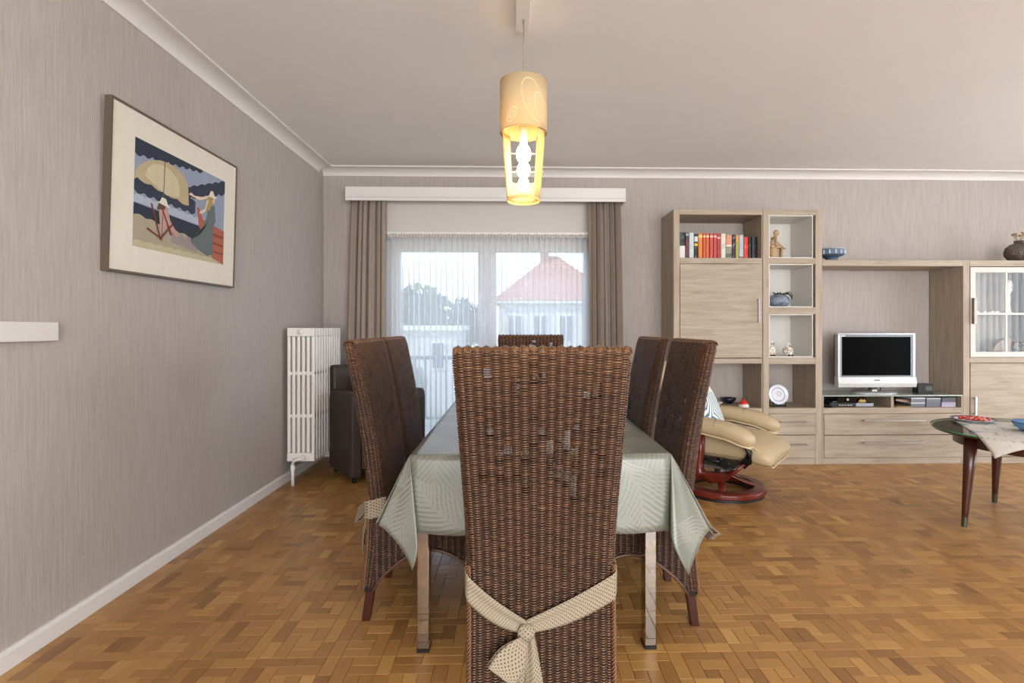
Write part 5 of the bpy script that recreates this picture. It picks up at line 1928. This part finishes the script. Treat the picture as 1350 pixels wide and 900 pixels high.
for s in (-1, 1):
    yy = s * 0.285
    m = MB()
    pth = [(-0.075, yy, 0.475), (-0.078, yy, 0.35), (-0.075, yy, 0.25), (-0.045, yy, 0.19), (0.02, yy, 0.163), (0.11, yy, 0.185), (0.19, yy, 0.235), (0.25, yy, 0.30)]
    m.loft(pth, [(0.036, 0.060), (0.036, 0.060), (0.036, 0.050), (0.036, 0.030), (0.036, 0.014), (0.036, 0.012), (0.034, 0.012), (0.030, 0.010)], 12, 5, up=(1, 0, 0.3))
    m.build('side_frame', MAHOG, rc, smooth=True, local=True)
    m = MB()
    pth = [(0.235, yy, 0.285), (0.275, yy, 0.33), (0.285, yy, 0.385), (0.255, yy, 0.435), (0.17, yy, 0.462), (0.03, yy, 0.482), (-0.15, yy, 0.492)]
    m.loft(pth, [(0.026, 0.012), (0.026, 0.013), (0.026, 0.013), (0.028, 0.011), (0.03, 0.008), (0.03, 0.008), (0.03, 0.008)], 10, 4, up=(0.6, 0, 0.8))
    m.build('arm_bracket', BLACK, rc, smooth=True, local=True)
    m = MB().loft([(-0.36, s * 0.315, 0.535), (-0.33, s * 0.315, 0.535), (-0.20, s * 0.315, 0.545), (0.0, s * 0.315, 0.545), (0.15, s * 0.315, 0.527), (0.25, s * 0.315, 0.495), (0.30, s * 0.315, 0.465), (0.318, s * 0.315, 0.450)],
                  [(0.03, 0.025), (0.058, 0.042), (0.066, 0.050), (0.070, 0.054), (0.070, 0.056), (0.066, 0.055), (0.054, 0.042), (0.02, 0.014)], 20, 2.6)
    ar = m.build('armrest', LEATHER_TAN, rc, smooth=True, local=True)
    m = MB().loft([(-0.33, s * 0.315 - s * 0.0, 0.4935), (0.0, s * 0.315, 0.492), (0.15, s * 0.315, 0.472), (0.26, s * 0.315, 0.437), (0.308, s * 0.315, 0.425)], [(0.056, 0.006), (0.068, 0.007), (0.069, 0.007), (0.064, 0.007), (0.045, 0.006)], 14, 3)
    m.build('piping', plain('c9b48f', 0.5), ar, smooth=True, local=True)
    for xs_ in (-0.12, 0.08):
        MB().loft([(xs_, s * 0.315 + 0.069 * math.cos(a), 0.5435 + 0.0545 * math.sin(a)) for a in [PI * k / 14 for k in range(15)]], 0.0016, 5, up=(1, 0, 0)).build('seam', plain('8d7a5c', 0.6), ar, local=True)
    m = MB().lathe([(0.0, 0.0), (0.030, 0.0), (0.034, 0.006), (0.034, 0.026), (0.03, 0.032), (0.0, 0.034)], 20)
    m2 = MB().add([(x + 0.115, s * (0.235 + z), y + 0.275) for x, y, z in m.v], m.f)
    kb = m2.build('knob', BLACK, rc, bevel=0.002, local=True)
    MB().loft([(-0.06, s * 0.235, 0.285), (0.1, s * 0.235, 0.277)], 0.012, 8).build('lever_rod', BLACK, kb, smooth=True, local=True)
# seat
m = MB()
cs = [(-0.22, 0.375, 0.05, 0.20), (-0.19, 0.375, 0.085, 0.235), (0.0, 0.378, 0.096, 0.245), (0.15, 0.378, 0.096, 0.255), (0.26, 0.372, 0.090, 0.268), (0.335, 0.355, 0.078, 0.276), (0.385, 0.332, 0.058, 0.270), (0.408, 0.310, 0.024, 0.25)]
m.loft([(a, 0, b) for a, b, c, d in cs], [(d, c) for a, b, c, d in cs], 28, 3.4)
seat = m.build('seat', LEATHER_TAN, rc, smooth=True, local=True)
for s in (-1, 1):
    m = MB().loft([(-0.18, s * 0.237, 0.33), (0.0, s * 0.247, 0.33), (0.15, s * 0.257, 0.333), (0.26, s * 0.268, 0.335)], 0.0022, 5)
    m.build('seam', plain('86745a', 0.6), seat, local=True)
    m = MB().loft([(0.20, s * 0.252, 0.445), (0.27, s * 0.262, 0.430), (0.335, s * 0.268, 0.395), (0.385, s * 0.262, 0.34), (0.408, s * 0.245, 0.298)], 0.005, 6)
    m.build('piping', plain('cdb994', 0.5), seat, smooth=True, local=True)
m = MB().loft([(0.410, y, 0.292 + 0.004 * math.cos(y * 9)) for y in np.linspace(-0.235, 0.235, 12)], 0.005, 6)
m.build('piping', plain('cdb994', 0.5), seat, smooth=True, local=True)
# backrest in two padded pillows leaning back
m = MB()
bk = [(-0.20, 0.40, 0.23, 0.055), (-0.235, 0.46, 0.26, 0.085), (-0.275, 0.60, 0.275, 0.090), (-0.315, 0.72, 0.275, 0.075), (-0.325, 0.745, 0.26, 0.05)]
m.loft([(a, 0, b) for a, b, c, d in bk], [(c, d) for a, b, c, d in bk], 24, 3.2, up=(1, 0, 0))
m.build('backrest', LEATHER_TAN, rc, smooth=True, local=True)
m = MB()
bk = [(-0.325, 0.745, 0.20, 0.05), (-0.345, 0.78, 0.25, 0.075), (-0.375, 0.88, 0.255, 0.075), (-0.395, 0.95, 0.235, 0.055), (-0.40, 0.97, 0.18, 0.02)]
m.loft([(a, 0, b) for a, b, c, d in bk], [(c, d) for a, b, c, d in bk], 24, 3.2, up=(1, 0, 0))
m.build('headrest', LEATHER_TAN, rc, smooth=True, local=True)

cu = thing('palm_leaf_cushion', 'white cushion with a blue palm leaf print on the tan recliner', 'cushion', (1.44, 3.84, 0.585), math.radians(-32))
m = MB()


def pillow(u, v, w, h, d):
    x, y = 2 * u - 1, 2 * v - 1
    e = (1 - abs(x) ** 2.6) * (1 - abs(y) ** 2.6)
    k = 1 - 0.08 * (1 - abs(y)) * abs(x) ** 3
    return x * w * k, y * h * (1 - 0.08 * (1 - abs(x)) * abs(y) ** 3), d * max(0, e) ** 0.45


for sgn in (1, -1):
    def fn(u, v):
        a, b, c = pillow(u, v, 0.20, 0.20, 0.065)
        return (sgn * c - 0.36 * b * 1.0 - 0.03, a, b * 0.93)
    m.grid(fn, 20, 20)
m.build('cover', mat_palm_cushion(), cu, smooth=True, local=True)

# ------------------------------------------------------------------ brown tub chair by the radiator (local -y is forward)
ac = thing('tub_chair', 'small dark brown leather armchair on castors beside the radiator', 'armchair', (-1.135, 4.385, 0), math.radians(37.7))
Wd = 0.31
for s in (-1, 1):
    m = MB()
    ol = [(-0.245, 0.045), (0.245, 0.045), (0.245, 0.60), (0.235, 0.66), (0.20, 0.685), (-0.215, 0.685), (-0.24, 0.665), (-0.25, 0.62)]
    m.prism(ol, s * Wd, s * (Wd - 0.085), 'x')
    if s > 0:
        m.f = [f[::-1] for f in m.f]
    m.build('armrest', LEATHER_BRN, ac, bevel=0.018, seg=3, local=True)
m = MB().prism([(0.14, 0.30), (0.245, 0.30), (0.275, 0.86), (0.25, 0.875), (0.20, 0.875), (0.18, 0.86)], -0.30, 0.30, 'x')
m.build('backrest', LEATHER_BRN, ac, bevel=0.02, seg=3, local=True)
B(-0.222, 0.222, -0.235, 0.15, 0.10, 0.30).build('seat_base', LEATHER_BRN, ac, bevel=0.012, local=True)
B(-0.220, 0.220, -0.25, 0.15, 0.30, 0.43).build('seat_cushion', LEATHER_BRN, ac, bevel=0.03, seg=4, local=True)
for sx in (-1, 1):
    for sy in (-1, 1):
        c = MB().lathe([(0.0, -0.009), (0.019, -0.009), (0.021, 0), (0.019, 0.009), (0.0, 0.009)], 16, (sx * 0.27, sy * 0.20, 0.021), 'x').loft([(sx * 0.27, sy * 0.20 + 0.01, 0.03), (sx * 0.27, sy * 0.20 + 0.005, 0.05)], 0.012, 8)
        c.build('castor', BLACK, ac, local=True)
op = thing('orange_cushion', 'orange patterned cushion leaning in the dark brown armchair', 'cushion', (-1.175, 4.435, 0.60), math.radians(37.7))
m = MB()
for sgn in (1, -1):
    def fn(u, v):
        a, b, c = pillow(u, v, 0.19, 0.185, 0.05)
        return (a - 0.01, -sgn * c - 0.055 + 0.22 * b, b + 0.02)
    m.grid(fn, 18, 18)
t_ = NT('orange_print_cloth')
OC = t_.done(t_.bsdf(t_.ramp(t_.noise(t_.coord(), 26, 3, 0.6), [(0.35, 'a86a34'), (0.5, 'c98a4c'), (0.62, 'd8b48a')]), 0.85))
m.build('cover', OC, op, smooth=True, local=True)

# ------------------------------------------------------------------ oval coffee table at the right
CT_C, CT_A, CT_B, CT_R = (3.15, 3.05), 0.57, 0.51, math.radians(-25)
cft = thing('coffee_table', 'oval glass-topped coffee table on tapered dark wooden legs', 'table', (CT_C[0], CT_C[1], 0))


def ell(a, k=1.0, da=0.0):
    x, y = (CT_A * k + da) * math.cos(a), (CT_B * k + da) * math.sin(a)
    return (x * math.cos(CT_R) - y * math.sin(CT_R), x * math.sin(CT_R) + y * math.cos(CT_R))


def oval(k, z0, z1, da=0.0, n=64):
    return MB().prism([ell(2 * PI * i / n, k, da) for i in range(n)], z0, z1)


CZ = 0.545
oval(1.0, CZ, CZ + 0.012, -0.012).build('wood_top', TEAK, cft, bevel=0.002, local=True)
t_ = NT('clear_table_glass')
fr_ = t_.n('Fresnel'); fr_.inputs[0].default_value = 1.5
tr_ = t_.n('BsdfTransparent'); t_.put(tr_.inputs[0], t_.mix(t_.noise(t_.coord(), 2), lin('dfe9e2'), lin('e6efe9')))
gl_ = t_.n('BsdfGlossy'); gl_.inputs['Roughness'].default_value = 0.02
TG = t_.done(t_.mixs(t_.math('MULTIPLY', fr_.outputs[0], t_.math('SUBTRACT', 1.0, t_.n('NewGeometry').outputs['Backfacing'])), tr_.outputs[0], gl_.outputs[0]))
gt = oval(1.0, CZ + 0.0125, CZ + 0.0205).build('glass_top', TG, cft, local=True)
m = MB()
n = 64
vs = [(*ell(2 * PI * i / n, 1, 0.0006), z) for z in (CZ + 0.0125, CZ + 0.0205) for i in range(n)]
m.add(vs, [(i, (i + 1) % n, n + (i + 1) % n, n + i) for i in range(n)])
m.build('glass_edge', plain('3f8f63', 0.15, spec=0.6), gt, smooth=True, local=True)
oval(0.80, CZ - 0.075, CZ - 0.001, 0.0).build('apron', TEAK, cft, bevel=0.003, local=True)
for (fx, fy) in ((2.662, 3.088), (3.238, 3.513), (3.638, 3.012), (3.062, 2.587)):
    dx, dy = fx - CT_C[0], fy - CT_C[1]
    k = 0.915
    m = MB()
    m.loft([(dx, dy, 0.0), (dx * 0.985, dy * 0.985, 0.10), (dx * 0.95, dy * 0.95, 0.32), (dx * k, dy * k, CZ - 0.001)], [0.013, 0.018, 0.028, 0.036], 14)
    lg = m.build('leg', TEAK, cft, smooth=True, local=True)
    MB().loft([(dx, dy, 0.0), (dx * 0.991, dy * 0.991, 0.062)], [0.0142, 0.0172], 14).build('ferrule', plain('5e5a4a', 0.35, 0.7), lg, smooth=False, local=True)

# table centre cloth, its corner hanging over the edge
E1, E2 = Vector((0.495, 0.869)), Vector((0.869, -0.495))
C0 = Vector((2.545, 2.815))
SZ1, SZ2 = 0.80, 0.92
ZT = CZ + 0.0222


def cloth_pt(u, v):
    q = C0 + E1 * (SZ1 * u) + E2 * (SZ2 * v)
    d = q - Vector(CT_C)
    lx = d.x * math.cos(-CT_R) - d.y * math.sin(-CT_R)
    ly = d.x * math.sin(-CT_R) + d.y * math.cos(-CT_R)
    rho = math.hypot(lx / (CT_A + 0.004), ly / (CT_B + 0.004))
    if rho <= 1:
        return (q.x, q.y, ZT)
    ex = d * (1 - 1 / rho)
    L = ex.length
    b = Vector(CT_C) + d / rho
    o_ = d.normalized() * (0.005 + 0.16 * L)
    return (b.x + o_.x, b.y + o_.y, ZT - max(0, L * 0.98 - 0.002))


t_ = NT('painted_linen')
uvn = t_.n('UVMap')
f1 = t_.noise(uvn.outputs[0], 5.5, 2, 0.5, 0.8)
mpx = t_.n('Mapping'); t_.put(mpx.inputs[0], uvn.outputs[0]); mpx.inputs['Rotation'].default_value = (0, 0, 0.9); mpx.inputs['Scale'].default_value = (3, 16, 1)
f2 = t_.noise(mpx.outputs[0], 2.0, 2, 0.5, 0.6)
c_ = t_.mix(t_.noise(t_.coord(), 240, 2), lin('c9c2b8'), lin('d6d0c8'))
c_ = t_.mix(t_.math('MULTIPLY', t_.math('GREATER_THAN', f2, 0.60), 0.6), c_, lin('7f9a72'))
c_ = t_.mix(t_.math('MULTIPLY', t_.math('GREATER_THAN', f1, 0.60), 0.65), c_, lin('6f9bb4'))
cc = MB().grid(cloth_pt, 40, 40, uvfn=lambda u, v: (u * SZ1, v * SZ2)).build('table_mat', t_.done(t_.bsdf(c_, 0.85)), None, smooth=True, solid=0.0015)
tag(cc, 'square linen cloth with painted leaves laid over the coffee table', 'cloth')
pz = ZT + 0.001
cp = thing('plate_of_sweets', 'white plate with a dark rim holding red sweets on the coffee table', 'plate', (3.00, 3.405, pz))
MB().lathe([(0.0, 0.0), (0.065, 0.0), (0.075, 0.004), (0.122, 0.016), (0.124, 0.018), (0.075, 0.008), (0, 0.007)], 36).build('plate', plain('d6dbe4', 0.2), cp, smooth=False, local=True)
MB().lathe([(0.102, 0.0132), (0.122, 0.0180), (0.1245, 0.0185), (0.1245, 0.0195), (0.102, 0.0142)], 36, caps=False).build('rim_band', plain('3b3a6c', 0.25), cp, local=True)
m = MB()
for k in range(26):
    a, r = rnd.random() * 6.28, 0.075 * math.sqrt(rnd.random())
    c = (r * math.cos(a), r * math.sin(a), 0.017 + 0.006 * rnd.random())
    MB().ball(c, (0.014, 0.011, 0.010), 8, 5).build('sweet', plain(('c23a30', 'b9342c', 'd8604c', 'd98a78')[k % 4], 0.3), cp, smooth=True, local=True)
gb = thing('glass_bowl', 'blue and green glass bowl on the coffee table at the right edge', 'bowl', (3.06, 3.045, pz))
t_ = NT('sea_glass')
x_, y_, z_ = t_.sep(t_.coord())
SG = t_.done(t_.bsdf(t_.ramp(t_.math('ADD', t_.math('MULTIPLY', z_, 9.0), t_.math('MULTIPLY', t_.noise(t_.coord(), 14, 3), 0.45)), [(0.15, '9fc0b4'), (0.4, '6f9fc0'), (0.7, '4a78a8'), (0.9, '3a5578')]), 0.12, 0, 0.5))
MB().lathe([(0, 0.002), (0.045, 0.0), (0.06, 0.004), (0.10, 0.028), (0.116, 0.06), (0.111, 0.06), (0.095, 0.032), (0.05, 0.01), (0, 0.008)], 32).build('bowl_body', SG, gb, smooth=True, local=True)

# ------------------------------------------------------------------ outside: terrace rail, neighbours, trees
GZ = -3.0
gr = B(-40, 40, YB + 1.9, 90, GZ - 0.3, GZ).build('ground', plain('8e9a72', 0.9, var=0.3, scale=0.6), None)
gr['kind'] = 'structure'
bal = B(-2.2, 1.6, YB + 0.31, YB + 1.6, -0.16, -0.02).build('terrace_floor', plain('a8a29a', 0.8, var=0.1), None)
bal['kind'] = 'structure'
rl = thing('balcony_railing', 'slim dark metal railing of the terrace outside the window', 'railing', (-0.3, YB + 1.52, -0.02))
RM = plain('4c4f52', 0.5, 0.4)
B(-2.2, 1.6, YB + 1.5, YB + 1.545, 0.80, 0.84).build('top_rail', RM, rl)
B(-2.2, 1.6, YB + 1.51, YB + 1.535, 0.08, 0.10).build('bottom_rail', RM, rl)
for k in range(32):
    B(-2.19 + k * 0.122, -2.175 + k * 0.122, YB + 1.515, YB + 1.53, 0.10, 0.80).build('baluster', RM, rl)
for xx in (-2.2, -0.3, 1.56):
    B(xx, xx + 0.04, YB + 1.5, YB + 1.545, -0.02, 0.80).build('post', RM, rl)


def mat_tiles(name, a, b):
    t = NT(name)
    f = t.noise(t.coord(), 7, 3, 0.7)
    return t.done(t.bsdf(t.mix(f, lin(a), lin(b)), 0.8))


TILE, WALLW = mat_tiles('red_roof_tiles', 'a5634c', 'c48468'), plain('c9c6c0', 0.9, var=0.05, scale=2)


def roof_plane(m, p00, p10, p01, p11, rows):
    """stepped courses of tiles between an eave (p00-p10) and a ridge (p01-p11)"""
    P = [Vector(q) for q in (p00, p10, p01, p11)]
    nrm = (P[1] - P[0]).cross(P[2] - P[0]).normalized()
    if nrm.z < 0:
        nrm = -nrm
    for r in range(rows):
        u0, u1 = r / rows, (r + 1.25) / rows
        a, b = P[0].lerp(P[2], u0), P[1].lerp(P[3], u0)
        c, d = P[0].lerp(P[2], min(1, u1)), P[1].lerp(P[3], min(1, u1))
        m.hexa([a, b, d, c], [a + nrm * 0.09, b + nrm * 0.09, d + nrm * 0.03, c + nrm * 0.03])


def house(label, x0, x1, y0, y1, eave, ridge, wins, hip=True, wall=None, roofm=None):
    t = thing('house', label, 'house', ((x0 + x1) / 2, (y0 + y1) / 2, GZ))
    B(x0, x1, y0, y1, GZ, eave).build('wall', wall or WALLW, t)
    ov = 0.35
    X0, X1, Y0, Y1 = x0 - ov, x1 + ov, y0 - ov, y1 + ov
    ym = (Y0 + Y1) / 2
    ins = min((X1 - X0) / 2 * 0.95, 4.2) if hip else 0.0
    a, b = (X0 + ins, ym, ridge), (X1 - ins, ym, ridge)
    rows = 14
    m = MB()
    roof_plane(m, (X0, Y0, eave), (X1, Y0, eave), a, b, rows)
    roof_plane(m, (X1, Y1, eave), (X0, Y1, eave), b, a, rows)
    if hip:
        roof_plane(m, (X0, Y1, eave), (X0, Y0, eave), a, a, rows)
        roof_plane(m, (X1, Y0, eave), (X1, Y1, eave), b, b, rows)
    else:
        m.add([(x0, y0, eave), (x0, y1, eave), (x0, ym, ridge)], [(0, 1, 2)]).add([(x1, y0, eave), (x1, y1, eave), (x1, ym, ridge)], [(2, 1, 0)])
    m.build('roof', roofm or TILE, t)
    B(X0, X1, Y0, Y0 + 0.12, eave - 0.16, eave + 0.02).build('gutter', plain('e1dfda', 0.6), t)
    for (wx, wz, ww, wh) in wins:
        f = B(wx, wx + ww, y0 - 0.06, y0 + 0.02, wz, wz + wh).build('window_frame', plain('e6e4e0', 0.5), t)
        for q in range(2):
            B(wx + 0.08 + q * ww / 2, wx + ww / 2 - 0.04 + q * ww / 2, y0 - 0.08, y0 - 0.05, wz + 0.08, wz + wh - 0.08).build('pane', plain('4a5058', 0.15), f)
    return t


hA = house('white neighbouring house with a big red tiled hip roof beyond the window', -1.2, 7.0, 37, 45, 3.05, 6.7,
           [(-0.6, 0.2, 1.0, 1.9), (1.2, 0.2, 1.0, 1.9), (3.0, 0.2, 1.0, 1.9), (4.8, 0.2, 1.0, 1.9), (-0.4, -2.4, 1.2, 1.5), (2.2, -2.4, 1.2, 1.5), (4.4, -2.4, 1.2, 1.5)])
B(1.9, 2.5, 40.2, 40.8, 5.8, 7.5).build('chimney', plain('9a6a55', 0.9), hA)
hB = house('low house with an orange tiled roof left of the garden trees', -14.5, -8.6, 44, 52, 0.6, 3.0, [(-13.5, -1.6, 1.4, 1.3), (-11, -1.6, 1.4, 1.3)], True, plain('d2b9a4', 0.9))
hC = thing('flat_roof_house', 'white flat-roofed house between the trees and the balcony rail', 'house', (-4.2, 29, GZ))
B(-5.6, -2.9, 26.5, 31, GZ, 1.05).build('wall', WALLW, hC)
B(-5.8, -2.7, 26.3, 31.2, 1.05, 1.3).build('roof_slab', plain('e4e2de', 0.7), hC)
f = B(-4.2, -3.5, 26.42, 26.52, -0.9, 0.5).build('window_frame', plain('e6e4e0', 0.5), hC)
B(-4.12, -3.58, 26.38, 26.44, -0.8, 0.42).build('pane', plain('4a5058', 0.15), f)


def tree(x, y, h, r, seed, label, col):
    rr = random.Random(seed)
    t = thing('tree', label, 'tree', (x, y, GZ), 0, 'trees beyond the balcony window')
    MB().loft([(0, 0, 0), (0.05, 0.02, h * 0.3), (0, 0, h * 0.62)], [0.22, 0.16, 0.09], 8).build('trunk', plain('5a4a3a', 0.9), t, smooth=True, local=True)
    m = MB()
    for k in range(900):
        a, b_ = rr.random() * 6.283, math.acos(2 * rr.random() - 1)
        q = r * (0.55 + 0.5 * rr.random())
        c = Vector((q * math.sin(b_) * math.cos(a), q * math.sin(b_) * math.sin(a), h * 0.64 + q * 1.15 * math.cos(b_)))
        s = 0.13 * r + 0.10 * rr.random()
        u = Vector((rr.gauss(0, 1), rr.gauss(0, 1), rr.gauss(0, 1))).normalized()
        w = u.cross(Vector((rr.gauss(0, 1), rr.gauss(0, 1), rr.gauss(0, 1)))).normalized()
        m.add([c - u * s, c + w * s * 0.55, c + u * s, c - w * s * 0.55], [(0, 1, 2, 3)])
    m.ball((0, 0, h * 0.64), (r * 0.62, r * 0.62, r * 0.72), 12, 8)
    m.build('foliage', plain(col, 0.8, var=0.35, scale=3), t, kind='stuff', local=True)


tree(-5.9, 33, 6.8, 2.2, 1, 'rounded green tree in the middle of the left window pane', '5c7a4a')
tree(-3.7, 38, 6.9, 1.5, 2, 'slender green tree close to the white house', '54704a')
tree(-8.4, 38, 6.4, 1.9, 3, 'darker green tree left of the rounded tree', '4d6b44')
tree(-4.3, 20, 3.1, 0.9, 4, 'low bright green garden tree below the flat-roofed house', '86a060')
bpy.context.view_layer.update()
